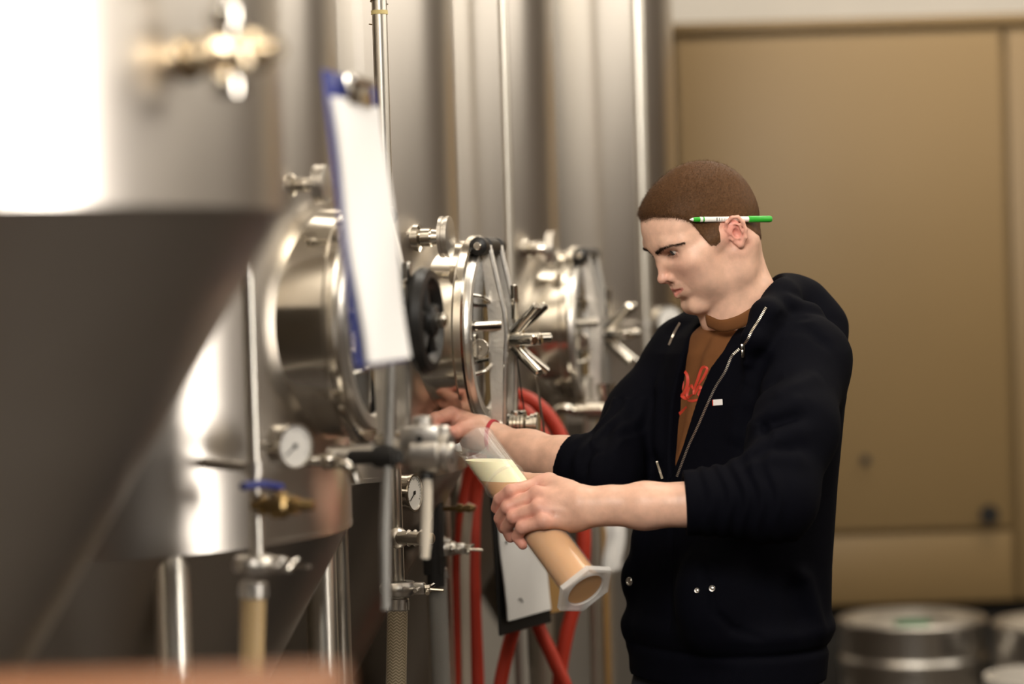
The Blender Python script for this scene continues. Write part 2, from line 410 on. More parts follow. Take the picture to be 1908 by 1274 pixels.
def uv_tube(pts, r, n, name, m, parent):
    "tube with a UV map: u round, v along (in hose diameters)"
    pts = [Vector(p) for p in pts]; L = [0]
    for i in range(1, len(pts)): L.append(L[-1] + (pts[i] - pts[i - 1]).length)
    x, y, _ = frame((pts[1] - pts[0]).normalized()); vs = []; fs = []; uvs = []
    for i, p in enumerate(pts):
        t = (pts[min(i + 1, len(pts) - 1)] - pts[max(i - 1, 0)]).normalized(); x = (x - t * x.dot(t)).normalized(); y = t.cross(x)
        for k in range(n): g = 2 * math.pi * k / n; vs.append(p + x * (r * math.cos(g)) + y * (r * math.sin(g)))
    for i in range(len(pts) - 1):
        for k in range(n):
            fs.append((i * n + k, i * n + (k + 1) % n, (i + 1) * n + (k + 1) % n, (i + 1) * n + k))
            uvs += [(k / n, L[i] / r * 1.3), ((k + 1) / n, L[i] / r * 1.3), ((k + 1) / n, L[i + 1] / r * 1.3), (k / n, L[i + 1] / r * 1.3)]
    me = bpy.data.meshes.new(name); me.from_pydata(vs, [], fs); ul = me.uv_layers.new(name='UVMap')
    for i, u in enumerate(uvs): ul.data[i].uv = u
    return link(name, me, m, parent)
def clamp(c, r, label, group=None, d_wing=None):
    "tri-clamp ring with wing nut round a vertical pipe end"
    t = thing('pipe_clamp', label, 'clamp', tuple(c), group)
    m = MB(); m.lathe(c, Z, [(-.010, r * .95), (-.010, r * 1.75), (-.004, r * 2.05), (.004, r * 2.05), (.010, r * 1.75), (.010, r * .95)], 28, closed=True); m.build('ring', M['cast'], t)
    x = N if d_wing is None else d_wing; y = Z.cross(x)
    b = Vector(c) + x * (r * 2.0)
    m = MB(); m.box(b + x * .004, .02, .012, .018, x, y, Z, .003); m.cyl(b - y * .028 + x * .006, b + y * .014 + x * .006, .0035, 10); m.build('hinge_block', M['cast'], t)
    m = MB(); m.cyl(b + x * .014, b + x * .022, .006, 12); m.tube([b + x * .02 - Z * .006 - y * .012, b + x * .018, b + x * .024 + Z * .004 + y * .012], .0032, 8); m.cyl(b + x * .0, b + x * .042 - Z * .003, .0024, 8); m.build('wing_nut', M['steel'], t)
    return t
clamp(P(474, 1052, 2.80), .0125, 'blurred clamp with wing nut under the gauge pipe at left')
clamp(P(742, 1096, 3.55), .0135, 'steel clamp with wing nut on top of the herringbone hose')
clamp(P(826, 1022, 3.9), .0115, 'small steel clamp with a bolt beside the red hoses')
def hose(label, pts, r, m, cat='hose', group='braided drain hoses', cuff=True, name='braided_hose'):
    t = thing(name, label, cat, tuple(pts[0]), group)
    uv_tube(spline(pts, 10), r, 24, 'hose_body', m, t)
    if cuff:
        p = Vector(pts[0]); d = (Vector(pts[1]) - p).normalized()
        mm = MB(); mm.lathe(p - d * .004, d, [(0, r * .7), (0, r * 1.0), (.002, r * 1.1), (.017, r * 1.1), (.019, r * 1.0)], 24)
        for k in range(10):
            g = k * .63; x, y, _ = frame(d); mm.box(p + d * .008 + (x * math.cos(g) + y * math.sin(g)) * (r * 1.1), .0015, .003, .012, x, y, d)
        mm.build('hose_band', M['cast'], t)
    return t
def down(px, y, d, px2=None):
    a = P(px, y, d); b = P(px2 or px + (1274 - y) * .03, 1274, d); s = (b - a) / (a.z - b.z); n = max(3, int((a.z - .16) / .11))
    q = [a + s * ((a.z - .16) * k / n) for k in range(n + 1)]; e = q[-1]
    return q + [e + Vector((.02, .03, -.09)), e + Vector((.09, .11, -.135)), e + Vector((.2, .22, -.14))]
hose('herringbone braided hose hanging from the clamp in the middle', down(741, 1118, 3.55, 738), .0152, M['braid_clear'])
hose('tan blurred braided hose under the left clamp', down(472, 1090, 2.80, 468), .0148, M['braid_tan'])
hose('grey braided hose beside the two red hoses', down(815, 1062, 3.9, 822), .0150, M['braid_grey'])
hose('grey braided hose hanging below the black board', down(966, 1120, 4.32, 973), .0125, M['braid_grey'], cuff=False)

def rubber_hose(label, pts, r=.0125, m=None, group='red rubber hoses looped over the tank'):
    o = MB().tube(spline(pts, 12), r, 16).build('rubber_hose', m or M['red_hose'])
    return tag(o, label, 'hose', group)
d4 = 4.22
rubber_hose('red rubber hose looping over behind the sharp hatch, its outer turn', [P(838, 1420, 4.25), P(846, 1274, 4.25), P(856, 1050, 4.25), P(872, 900, 4.28), P(908, 780, 4.25), P(955, 737, 4.22), P(1008, 760, 4.2), P(1048, 820, 4.2), P(1078, 920, 4.2), P(1088, 1000, 4.2), P(1080, 1090, 4.2), P(1056, 1180, 4.2), P(1042, 1274, 4.2), P(1040, 1420, 4.2)], .0125)
rubber_hose('red rubber hose lying inside the outer loop and crossing it at the bottom', [P(894, 1420, 4.21), P(890, 1274, 4.21), P(882, 1050, 4.21), P(890, 900, 4.23), P(930, 795, 4.20), P(968, 762, 4.17), P(1005, 800, 4.14), P(1036, 870, 4.13), P(1052, 930, 4.13), P(1010, 1060, 4.12), P(1000, 1150, 4.12), P(1030, 1225, 4.12), P(1060, 1300, 4.12), P(1075, 1420, 4.12)], .0118)
rubber_hose('short red rubber hose slanting down left below the black board', [P(975, 1060, 4.10), P(962, 1150, 4.10), P(945, 1215, 4.10), P(930, 1290, 4.10), P(915, 1420, 4.10)], .0118)
rubber_hose('slim cream tube hanging between the two upright red hoses', [P(880, 940, 4.12), P(872, 960, 4.12), P(866, 1050, 4.12), P(868, 1200, 4.12), P(872, 1420, 4.12)], .0085, mat('cream_tube', (.55, .47, .37), .4, noise=.05), 'cream tubes')
# hook that carries the hoses
_wall = hit_cyl(985, 742, A3, RT)
m = MB(); m.tube([_wall - N * 0.0, P(968, 752, 4.26), P(960, 757, 4.14), P(960, 748, 4.11)], .006, 10); m.build('hose_hook', M['cast'], tank3)

# ------------------------------------------------------------------ gauges
def gauge(label, c, nrm, r, stem_to, group='dial pressure gauges'):
    nrm = Vector(nrm).normalized(); t = thing('pressure_gauge', label, 'gauge', tuple(c), group)
    c = Vector(c)
    MB().lathe(c, nrm, [(-.026, .008), (-.026, r * .8), (-.023, r * .93), (-.004, r * .95), (.0, r), (.004, r), (.004, r * .9), (.001, r * .88)], 40, capb=False).build('case', M['steel'], t)
    face = MB().lathe(c, nrm, [(-.002, r * .9), (.0012, r * .88), (.0013, 0)], 40, capb=False).build('dial', M['dial'], t)
    x, y, _ = frame(nrm); tm = MB()
    for k in range(21):
        g = math.radians(-30 + 240 * k / 20); L = .14 if k % 5 == 0 else .07; dv = x * math.cos(g) + y * math.sin(g); q = nrm.cross(dv)
        tm.box(c + dv * (r * (.8 - L / 2)) + nrm * .0016, r * L, .0008, .0004, dv, q, nrm)
    tm.build('dial_marks', M['black'], face)
    g = math.radians(215); dv = x * math.cos(g) + y * math.sin(g); q = nrm.cross(dv)
    m = MB(); m.box(c + dv * (r * .25) + nrm * .0024, r * .8, .0016, .0006, dv, q, nrm); m.lathe(c + nrm * .0016, nrm, [(0, .003), (.0014, .003)], 12); m.build('needle', M['black'], face)
    MB().tube(spline([c - nrm * .02, c - nrm * .03 , Vector(stem_to)], 5), .0055, 12).build('stem', M['cast'], t)
    return t
gauge('blurred round gauge with a pale dial on the pipe under the large cone', P(548, 831, 2.86), (.70, -.71, 0), .0272, P(470, 829, 2.80))
gauge('small dial gauge seen edge-on behind the white lever', P(770, 918, 3.60), (.92, -.39, 0), .0285, P(741, 912, 3.55))
gauge('far round gauge half hidden behind the chin', P(1247, 598, 5.02), (.55, -.83, 0), .034, P(1209, 602, 5.0))

# elbow valve and pipe stub under the second gauge
t = thing('elbow_fitting', 'dull elbow with threaded stub on the bright pipe below the small gauge', 'fitting', tuple(P(745, 1003, 3.55)))
m = MB(); c = P(741, 1002, 3.55); m.sphere(c, .016, 20); m.tube(spline([c, P(760, 1002, 3.52), P(785, 1003, 3.50)], 6), .010, 14)
for k in range(3): m.lathe(P(762 + 12 * k, 1002, 3.52), N, [(-.003, .0105), (-.001, .0125), (.001, .0125), (.003, .0105)], 16)
m.build('elbow', M['cast'], t)
m = MB(); m.lathe(P(792, 1003, 3.50), N, [(0, .008), (.012, .008), (.014, .005)], 14); m.build('plug', M['brass'], t)
# brass drain cock on cone 2
t = thing('drain_cock', 'little brass cock sticking out of the second cone by the red hoses', 'valve', tuple(P(862, 945, 3.95)))
m = MB(); m.lathe(P(846, 947, 3.96), N, [(-.03, .004), (.006, .004), (.006, .0075), (.014, .0075), (.014, .0055), (.022, .0055), (.022, .0068), (.028, .0068), (.028, .005), (.035, .0045)], 16); m.build('body', M['brass'], t)
t = thing('bleed_valve', 'tiny valve with a ball-ended handle on the small clamp', 'valve', tuple(P(822, 1005, 3.9)))
m = MB(); m.lathe(P(816, 1008, 3.9), N, [(-.012, .006), (.0, .006), (.0, .009), (.012, .009), (.012, .006), (.022, .005)], 16); m.build('body', M['cast'], t)
m = MB(); m.cyl(P(822, 1010, 3.9), P(841, 1022, 3.88), .0025, 8); m.sphere(P(843, 1023, 3.88), .006, 12); m.build('handle', M['steel'], t)
t = thing('outlet_valve', 'dark square outlet block above the grey hose by the small clamp', 'valve', tuple(P(806, 1050, 3.87)))
m = MB(); m.box(P(806, 960, 3.87), .03, .03, .19, N, U, Z, .004); m.lathe(P(812, 1080, 3.87), Z, [(-.01, .014), (.09, .014), (.09, .010)], 20); m.build('body', M['rubber'], t)

# brass ball valve with blue lever (blurred, left)
t = thing('ball_valve', 'blurred brass ball valve with a blue lever on the left pipe', 'valve', tuple(P(510, 940, 2.82)))
m = MB(); m.lathe(P(470, 942, 2.80), N, [(0, .006), (.012, .006), (.012, .011), (.022, .011), (.025, .015), (.04, .015), (.044, .011), (.055, .011), (.055, .0075), (.075, .006)], 20); m.sphere(P(522, 940, 2.82), .0165, 18); m.build('body', M['brass'], t)
m = MB(); m.cyl(P(522, 936, 2.82), P(521, 908, 2.82), .006, 12); m.build('valve_stem', M['brass'], t)
m = MB(); m.tube(spline([P(524, 908, 2.82), P(508, 905, 2.80), P(488, 902, 2.77), P(452, 906, 2.74)], 6), .0048, 10); m.build('lever', M['blue'], t)

# big sampling valve in front (blurred) with white lever
t = thing('sample_valve', 'blurred steel sampling valve with a pale downward lever below the hand', 'valve', tuple(P(790, 830, 2.98)))
d = 2.98
m = MB()
m.lathe(P(700, 845, d), N, [(-.06, .011), (.022, .011), (.022, .020), (.030, .020), (.030, .013), (.044, .016), (.05, .025), (.082, .026), (.088, .018), (.088, .024), (.096, .024), (.096, .012), (.10, .010)], 32)
m.sphere(P(792, 838, d), .027, 24, (1, 1, 1)); m.lathe(P(788, 838, d), Z, [(0, .021), (.026, .020), (.028, .013), (.040, .012), (.042, .008)], 24)
m.box(P(784, 816, d - .022), .050, .024, .030, N, U, Z, .004); m.lathe(P(762, 822, d - .012), Z, [(-.012, .009), (.014, .009), (.016, .006)], 16); m.lathe(P(824, 815, d - .012), Z, [(-.012, .010), (.012, .010), (.015, .007)], 16)
m.build('body', M['cast'], t)
MB().lathe(P(781, 817, d - .0345), CAM_F, [(-.0006, .0042), (.002, .0042)], 14).build('port_hole', M['black'], t)
m = MB(); m.cyl(P(795, 868, d - .012), P(796, 895, d - .018), .009, 14); m.build('lever_boss', M['black'], t)
m = MB(); m.tube([P(796, 884, d - .018), P(796, 930, d - .02), P(794, 1000, d - .022), P(792, 1040, d - .022)], .0062, 14, rad=[.0058, .0062, .0066, .0052]); m.build('lever', mat('lever_sleeve', (.78, .70, .58), .35, noise=.05), t)
# long grey rod hanging beside it
t = thing('valve_rod', 'long blurred grey rod hanging left of the sampling valve', 'rod', tuple(P(718, 1000, 2.9)))
m = MB(); m.tube([P(730, 655, 2.92), P(722, 850, 2.90), P(718, 1000, 2.88), P(719, 1136, 2.87)], .0066, 14, rad=[.005, .0062, .0066, .0056]); m.build('rod', mat('grey_rod', (.30, .29, .27), .38, .6, noise=.1), t)
m = MB(); m.cyl(P(655, 852, 2.96), P(744, 850, 2.9), .009, 14); m.lathe(P(716, 850, 2.9), N, [(-.012, .013), (.0, .015), (.012, .013)], 16); m.build('cross_bar', M['rubber'], t)
# ribbed fitting below hatch 2
t = thing('ribbed_fitting', 'ribbed steel fitting poking out above the forearm beside the red hose', 'fitting', tuple(P(970, 793, 3.76)))
pf = P(932, 792, 3.83); prof = [(-.09, .010), (.002, .010), (.002, .013), (.010, .013), (.010, .016), (.018, .018)]
for k in range(4): prof += [(.019 + k * .006, .0205), (.023 + k * .006, .0205), (.0235 + k * .006, .018)]
prof += [(.044, .014), (.050, .014), (.050, .017), (.056, .017), (.057, .019), (.062, .019), (.063, .012)]
m = MB(); m.lathe(pf, N, prof, 32); m.build('body', M['steel'], t)
m = MB(); m.lathe(pf + N * .03, Z, [(.012, .013), (.021, .013), (.023, .011)], 18); m.build('cap', M['steel'], t)
for k in range(2):
    t2 = tag(MB().tube([P(962, 655, 3.80), P(972, 735, 3.80), P(984, 806, 3.85)] if k == 0 else [P(998, 688, 3.82), P(1006, 750, 3.85), P(1017, 826, 3.87)], .0011 + .0008 * k, 8).build('hanging_cord', M['pipe' if k else 'black']),
        ('pale cord hanging straight down from the star knob', 'thin dark wire hanging from the star knob to the ribbed fitting')[1 - k], 'cord', None)
# small fittings at the foot of hatch 3
t = thing('tee_fitting', 'blurred steel tee fitting at the foot of the far hatch', 'fitting', tuple(P(1105, 765, 4.45)))
m = MB(); m.tube(spline([P(1030, 772, 4.45), P(1050, 760, 4.42), P(1075, 768, 4.42)], 6), .010, 12); m.lathe(P(1075, 765, 4.42), N, [(0, .012), (.02, .012), (.02, .018), (.05, .018), (.05, .012), (.07, .012)], 20); m.lathe(P(1130, 765, 4.42), Z, [(0, .013), (.03, .013), (.03, .018), (.05, .018)], 20); m.build('body', M['steel'], t)
t = thing('pipe_elbow', 'blurred curved pipe stub below the first gauge, left of the clipboard rod', 'fitting', tuple(P(640, 868, 2.95)))
m = MB(); m.tube(spline([P(560, 858, 2.95), P(610, 858, 2.95), P(648, 868, 2.94), P(662, 900, 2.94)], 8), .0072, 14); m.lathe(P(600, 858, 2.95), N, [(0, .009), (.004, .011), (.012, .011), (.016, .009)], 18); m.build('tube', M['steel'], t)

# brass valve cross on the large tank
W0 = hit_cyl(350, 110, A0, .45); N0 = Vector((W0.x - A0[0], W0.y - A0[1], 0)).normalized()
ax = Vector((.80, -.60, 0)).normalized()
t = thing('valve_cross', 'strongly blurred brass valve cross at the top left on the large tank', 'valve', tuple(W0))
m = MB(); W0i = W0 - ax * .02
m.lathe(W0i, ax, [(-.02, .020), (.022, .020), (.026, .013), (.045, .013), (.047, .019), (.062, .019), (.064, .013), (.085, .013), (.087, .017), (.10, .017), (.102, .010), (.125, .009)], 28)
m.sphere(W0i + ax * .066, .021, 20); m.build('body', M['bronze'], t)
c = W0i + ax * .066
m = MB(); m.lathe(c, Z, [(0, .012), (.024, .012), (.026, .017), (.038, .017), (.040, .010), (.066, .009), (.068, .014), (.08, .014)], 22); m.lathe(c, -Z, [(0, .012), (.02, .012), (.022, .016), (.034, .016), (.036, .008)], 22); m.build('bonnet', M['steel'], t)
m = MB(); m.tube([c + Z * .075 - ax * .03, c + Z * .08, c + Z * .075 + ax * .03], .007, 12); m.build('tee_handle', M['steel'], t)

# ------------------------------------------------------------------ clipboards
def board(label, TL, right, downv, w, h, m_board, m_paper, pw, ph, off, clip=True, group=None, marks=False, thick=.004):
    t = thing('clipboard', label, 'clipboard', tuple(TL), group)
    x = Vector(right).normalized(); y = Vector(downv).normalized(); nn = x.cross(y).normalized()
    if nn.dot(CAM_O - Vector(TL)) < 0: nn = -nn
    c = Vector(TL) + x * (w / 2) + y * (h / 2)
    MB().box(c, w, h, thick, x, y, nn, .0015, 1).build('backing_board', m_board, t)
    if m_paper:
        # sheets with a slight curl
        bm = MB(); nx, ny = 6, 14; po = Vector(TL) + x * off[0] + y * off[1]
        g = [[None] * (nx + 1) for _ in range(ny + 1)]
        for side in (0, 1):
            for j in range(ny + 1):
                for i in range(nx + 1):
                    u, v = i / nx, j / ny; q = .004 + .006 * v * v * (0.5 + .5 * math.sin(3.0 * u + 1)) + .0015 * math.sin(9 * v + 4 * u)
                    g[j][i] = bm.bm.verts.new(po + x * (pw * u) + y * (ph * v) + nn * (thick / 2 + q - side * .003))
            for j in range(ny):
                for i in range(nx): bm.bm.faces.new((g[j][i], g[j][i + 1], g[j + 1][i + 1], g[j + 1][i]))
        sh = bm.build('paper_sheets', m_paper, t, angle=None)
        if marks:
            mk = MB()
            for (u, v) in ((.06, .30), (.08, .52), (.10, .86)):
                mk.lathe(po + x * (pw * u) + y * (ph * v) + nn * (thick / 2 + .0082), nn, [(0, .003), (.0006, .003)], 12)
            q = po + x * (pw * .28) + y * (ph * .885) + nn * (thick / 2 + .0095)
            mk.tube([q - x * .006 + y * .000, q + x * .003 - y * .001, q + x * .008 + y * .006], .0009, 6)
            mk.build('pen_mark', M['black'], sh)
    if clip:
        cc = Vector(TL) + x * (w / 2) + y * .018 + nn * .008
        m = MB(); m.box(cc, w * .45, .03, .006, x, y, nn, .002); m.cyl(cc - x * (w * .22) - y * .012 + nn * .004, cc + x * (w * .22) - y * .012 + nn * .004, .0055, 12); m.build('clip', M['steel'], t)
    return t
TL = P(622, 150, 2.62) - U * .10
TLc = P(650, 142, 2.56)
TLn = TLc - U * .096
board('white papers on a blue clipboard hanging blurred in the foreground', TLn, U, Vector((.085, .0, -1)), .192, .308, M['blue'], M['paper'], .186, .276, (.003, .028))
MB().tube([TLc + Z * -.004 + N * .012, Vector((TLc.x, TLc.y, 3.5))], .0012, 6).build('hanging_string', M['cast'], [o for o in bpy.data.objects if o.name == 'clipboard'][0])
q2 = P(908, 842, 3.92)
R2 = Vector((.335, .942, 0)).normalized(); R2 = Vector((.52, .85, 0)).normalized()
board('grey curled paper on a black board below the man\'s hand', q2, R2, Vector((.035, 0, -1)), .165, .300, M['black'], M['paper_grey'], .145, .265, (.012, .012), marks=True, clip=True)
q3 = P(985, 880, 4.06)
board('tan fibre board hanging behind the grey paper', q3, R2, Vector((.02, 0, -1)), .10, .245, M['card'], None, 0, 0, (0, 0), clip=False)
m = MB(); m.tube(spline([P(935, 858, 3.985), P(935, 846, 3.96), Vector((A2[0] + .33, A2[1] + .05, ZJ + .02))], 5), .003, 8); m.build('board_hook', M['cast'], tank2)

# ------------------------------------------------------------------ wooden counter, bottom left
t = thing('wooden_counter', 'blurred brown wooden counter edge along the bottom left', 'counter', (-.55, 1.5, 0))
zt = P(300, 1222, 1.72).z
cxr = P(640, 1240, 1.62).x
for k in range(4):
    MB().box((cxr - .53, 1.33 + .095 * k, zt - .02), 1.06, .093, .04, bev=.006).build('plank', M['wood'], t)
for x in (cxr - .06, cxr - 1.0):
    for y in (1.36, 1.55): MB().box((x, y, (zt - .04) / 2), .06, .06, zt - .04, bev=.004).build('leg', M['wood'], t)

# ------------------------------------------------------------------ tan steel cabinet at the back
DC = 6.85
def cx(px, d=DC): return P(px, 637, d).x
zTop = P(1600, 36, DC).z; zSeam = P(1600, 60, DC).z; zMid = P(1720, 993, DC).z; zBot = P(1720, 1128, DC).z
xl = cx(1268) ; xs = cx(1884); xr = xl + 1.5; yF = P(1600, 600, DC).y
t = thing('steel_cabinet', 'tall tan enamelled steel cabinet behind the man', 'cabinet', ((xl + xr) / 2, yF + .3, zBot))
MB().box(((xl + xr) / 2, yF + .33, (zBot + zTop) / 2), xr - xl, .60, zTop - zBot, bev=.006).build('carcass', M['tan'], t)
MB().box(((xl + xr) / 2, yF + .012, (zSeam + zTop) / 2 + .005), xr - xl + .01, .05, zTop - zSeam - .008, bev=.004).build('top_rail', M['tan'], t)
g = .010
dr = MB().box(((xl + xs) / 2, yF + .015, (zMid + zSeam) / 2), xs - xl - g * 2, .034, zSeam - zMid - g * 2, bev=.004).build('door', M['tan'], t)
MB().box(((xl + xs) / 2, yF + .017, (zMid + zBot) / 2), xs - xl - g * 2, .034, zMid - zBot - g, bev=.004).build('kick_panel', M['tan'], t)
MB().box(((xs + xr) / 2 + .004, yF + .015, (zSeam + zBot) / 2), xr - xs - g, .034, zSeam - zBot - g * 2, bev=.004).build('side_panel', M['tan'], t)
MB().lathe(P(1843, 958, DC - .008), Vector((0, -1, 0)), [(0, .027), (.003, .027), (.003, .022), (.0005, .021)], 24).build('knock_out', M['black'], dr)
MB().lathe(P(1613, 857, DC - .005), Vector((0, -1, 0)), [(0, .014), (.003, .013), (.004, .005)], 16).build('screw_head', M['rubber'], dr)
MB().box(((xl + xr) / 2, yF + .36, zBot / 2), xr - xl - .04, .5, zBot, bev=.004).build('plinth', M['dark'], t)
# pipe on the back wall above the cabinet
tag(MB().cyl((.2, 7.9, 2.62), (3.1, 7.9, 2.70), .03, 16).build('wall_conduit', M['dark']), 'dark conduit along the wall above the tan cabinet', 'pipe')

# ------------------------------------------------------------------ kegs and bucket
def keg(c, label):
    r = .185
    t = thing('beer_keg', label, 'keg', (c[0], c[1], 0), 'steel kegs on the floor before the cabinet'); o = Vector((c[0], c[1], 0)); h = .62
    MB().lathe(o, Z, [(.07, .06), (.075, .13), (.10, r - .012), (.13, r), (.17, r + .006), (.18, r), (.32, r), (.33, r + .006), (.36, r + .006), (.37, r), (.49, r), (.50, r + .005), (.52, r + .006), (.535, r - .004), (.55, r - .05), (.56, .05), (.57, .04)], 64).build('body', M['cast'], t)
    for z0, z1, nm in ((0, .10, 'foot_ring'), (.53, h, 'chime')):
        MB().lathe(o, Z, [(z0, r - .006), (z0, r - .001), (z0 + .012, r + .004), (z1 - .014, r + .003), (z1 - .006, r + .008), (z1, r + .003), (z1 - .004, r - .008), (z0 + .02, r - .008)], 64, closed=True).build(nm, M['cast'], t)
    MB().lathe(o, Z, [(.56, .03), (.595, .03), (.60, .022), (.60, .012)], 24).build('spear', M['brass'], t)
    m = MB()
    for i in range(9):
        for j in range(5):
            g = math.radians(-98 + i * 3.0 + 22); p = o + Vector((math.cos(g), math.sin(g), 0)) * (r + .0045) + Z * (.548 + j * .011)
            m.lathe(p, Vector((math.cos(g), math.sin(g), 0)), [(-.001, .0035), (.0006, .0035)], 8)
    m.build('perforation', M['black'], t); t.children[-1]['kind'] = 'stuff'
    return t
pk = P(1700, 1150, 6.30); keg((pk.x, pk.y), 'steel keg with a shiny open rim on the floor right of the man')
pk = P(1992, 1180, 6.15); keg((pk.x, pk.y), 'second dark steel keg cut off by the right edge of the photo')
MB().lathe((P(1700, 1150, 6.30).x, pk.y + .15, 0), Z, [(.598, .05), (.606, .05), (.608, .03)], 24).build('cap', mat('green_cap', (.02, .16, .07), .5, noise=.1), [o for o in bpy.data.objects if o.name == 'beer_keg'][0])
pb = P(1958, 1258, 5.6); t = thing('plastic_bucket', 'white plastic bucket rim in the bottom right corner', 'bucket', (pb.x, pb.y, 0))
MB().lathe((pb.x, pb.y, 0), Z, [(0, .125), (.004, .13), (pb.z - .02, .145), (pb.z - .02, .152), (pb.z, .152), (pb.z, .142), (.01, .122)], 40).build('pail', mat('white_plastic', (.6, .56, .5), .5, noise=.05), t)
# things standing behind the man's hip
t = thing('wood_strip', 'narrow orange-brown wood strip upright below the forearm', 'plank', tuple(P(1115, 1100, 4.7)))
b = P(1115, 637, 4.7); MB().box((b.x, b.y, .75), .012, .03, 1.5, bev=.002).build('strip', M['card'], t)
t = thing('cloth_rag', 'white rag hanging between the pipes below the forearm', 'rag', tuple(P(1145, 985, 4.6)))
g = [[P(1126 + 9 * i + 4 * math.sin(j * .5), 975 + 9 * j - 3 * abs(i - 2), 4.6 + .010 * math.sin(i * 2.2 + j * .3)) for i in range(5)] for j in range(11)]
m = MB()
for s in (0, .004):
    vv = [[m.bm.verts.new(p + CAM_F * s) for p in r] for r in g]
    for j in range(10):
        for i in range(4): m.bm.faces.new((vv[j][i], vv[j][i + 1], vv[j + 1][i + 1], vv[j + 1][i]))
m.build('cloth', M['paper_grey'], t, angle=None)
upright('upright_pipe', 1092, 4.5, .010, 700, 1300, 'pale pipe standing between forearm and cylinder base')
# ------------------------------------------------------------------ signed-distance sculpting
def smin(a, b, k):
    if k <= 0: return np.minimum(a, b)
    h = np.maximum(k - np.abs(a - b), 0) / k
    return np.minimum(a, b) - h * h * (k * .25)
def smax(a, b, k): return -smin(-a, -b, k)
class SDF:
    def __init__(s, lo, hi, h):
        s.lo = np.array(lo, np.float32); s.h = h
        n = np.ceil((np.array(hi) - s.lo) / h).astype(int) + 1
        s.ax = [s.lo[i] + h * np.arange(n[i], dtype=np.float32) for i in range(3)]
        s.f = np.full(n, 0.5, np.float32); s.pad = .03
    def like(s):
        t = SDF.__new__(SDF); t.lo = s.lo; t.h = s.h; t.ax = s.ax; t.f = np.full(s.f.shape, .5, np.float32); t.pad = s.pad; return t
    def blk(s, lo, hi):
        sl = []
        for i in range(3):
            a = int(max(0, math.floor((lo[i] - s.lo[i]) / s.h))); b = int(min(len(s.ax[i]), math.ceil((hi[i] - s.lo[i]) / s.h) + 1))
            sl.append(slice(a, max(b, a)))
        sl = tuple(sl)
        return sl, s.ax[0][sl[0]][:, None, None], s.ax[1][sl[1]][None, :, None], s.ax[2][sl[2]][None, None, :]
    def op(s, fn, lo, hi, k=0.0, mode='u'):
        sl, X, Y, Z_ = s.blk(lo, hi); a = s.f[sl]
        if a.size == 0: return
        d = fn(X, Y, Z_)
        s.f[sl] = smin(a, d, k) if mode == 'u' else smax(a, -d, k) if mode == 's' else smax(a, d, k) if mode == 'i' else a + d
    def cap(s, p, q, r0, r1=None, k=0.01, mode='u', cut=None, flat=None):
        "round cone p-q; cut=(point,normal): keep the side the normal points away from; flat=(dir,scale)"
        r1 = r0 if r1 is None else r1; p = np.array(p, np.float32); q = np.array(q, np.float32); ba = q - p; L2 = float(ba @ ba) + 1e-12
        m = max(r0, r1) * (1.0 if flat is None else max(1, flat[1])) + (max(k, s.pad) if mode == 'u' else k) * 1.2 + 3 * s.h
        lo = np.minimum(p, q) - m; hi = np.maximum(p, q) + m
        def fn(X, Y, Z_):
            x, y, z = X - p[0], Y - p[1], Z_ - p[2]
            t = np.clip((x * ba[0] + y * ba[1] + z * ba[2]) / L2, 0, 1)
            x = x - t * ba[0]; y = y - t * ba[1]; z = z - t * ba[2]
            if flat is not None:
                d = np.array(flat[0], np.float32); d = d / np.linalg.norm(d); c = (x * d[0] + y * d[1] + z * d[2]) * (1 - 1 / flat[1])
                x = x - c * d[0]; y = y - c * d[1]; z = z - c * d[2]
            o = np.sqrt(x * x + y * y + z * z) - (r0 + (r1 - r0) * t)
            if cut is not None:
                c0, n0 = cut; o = np.maximum(o, (X - c0[0]) * n0[0] + (Y - c0[1]) * n0[1] + (Z_ - c0[2]) * n0[2])
            return o
        s.op(fn, lo, hi, k, mode)
    def chain(s, pts, rad, k=0.004, k2=None):
        for i in range(len(pts) - 1): s.cap(pts[i], pts[i + 1], rad[i], rad[i + 1], k if (i or k2 is None) else k2)
    def ell(s, c, r, R=None, k=0.01, mode='u'):
        "ellipsoid; R rows = its axes"
        c = np.array(c, np.float32); R = np.eye(3, dtype=np.float32) if R is None else np.array(R, np.float32)
        e = np.sqrt(((R * np.array(r)[:, None]) ** 2).sum(0)) + (max(k, s.pad) if mode == 'u' else k) * 1.2 + 3 * s.h
        def fn(X, Y, Z_):
            x, y, z = X - c[0], Y - c[1], Z_ - c[2]; q = [R[i, 0] * x + R[i, 1] * y + R[i, 2] * z for i in range(3)]
            k0 = np.sqrt(sum((q[i] / r[i]) ** 2 for i in range(3))); k1 = np.sqrt(sum((q[i] / r[i] ** 2) ** 2 for i in range(3))) + 1e-9
            return k0 * (k0 - 1) / k1
        s.op(fn, c - e, c + e, k, mode)
    def bumpg(s, c, amp, sig, R=None):
        "push the surface out (amp>0) by a gaussian"
        c = np.array(c, np.float32); sg = np.array(sig if hasattr(sig, '__len__') else (sig,) * 3, np.float32)
        R = np.eye(3, dtype=np.float32) if R is None else np.array(R, np.float32)
        e = np.sqrt(((R * sg[:, None]) ** 2).sum(0)) * 3
        def fn(X, Y, Z_):
            x, y, z = X - c[0], Y - c[1], Z_ - c[2]; q = [R[i, 0] * x + R[i, 1] * y + R[i, 2] * z for i in range(3)]
            return -amp * np.exp(-.5 * sum((q[i] / sg[i]) ** 2 for i in range(3)))
        s.op(fn, c - e, c + e, mode='add')
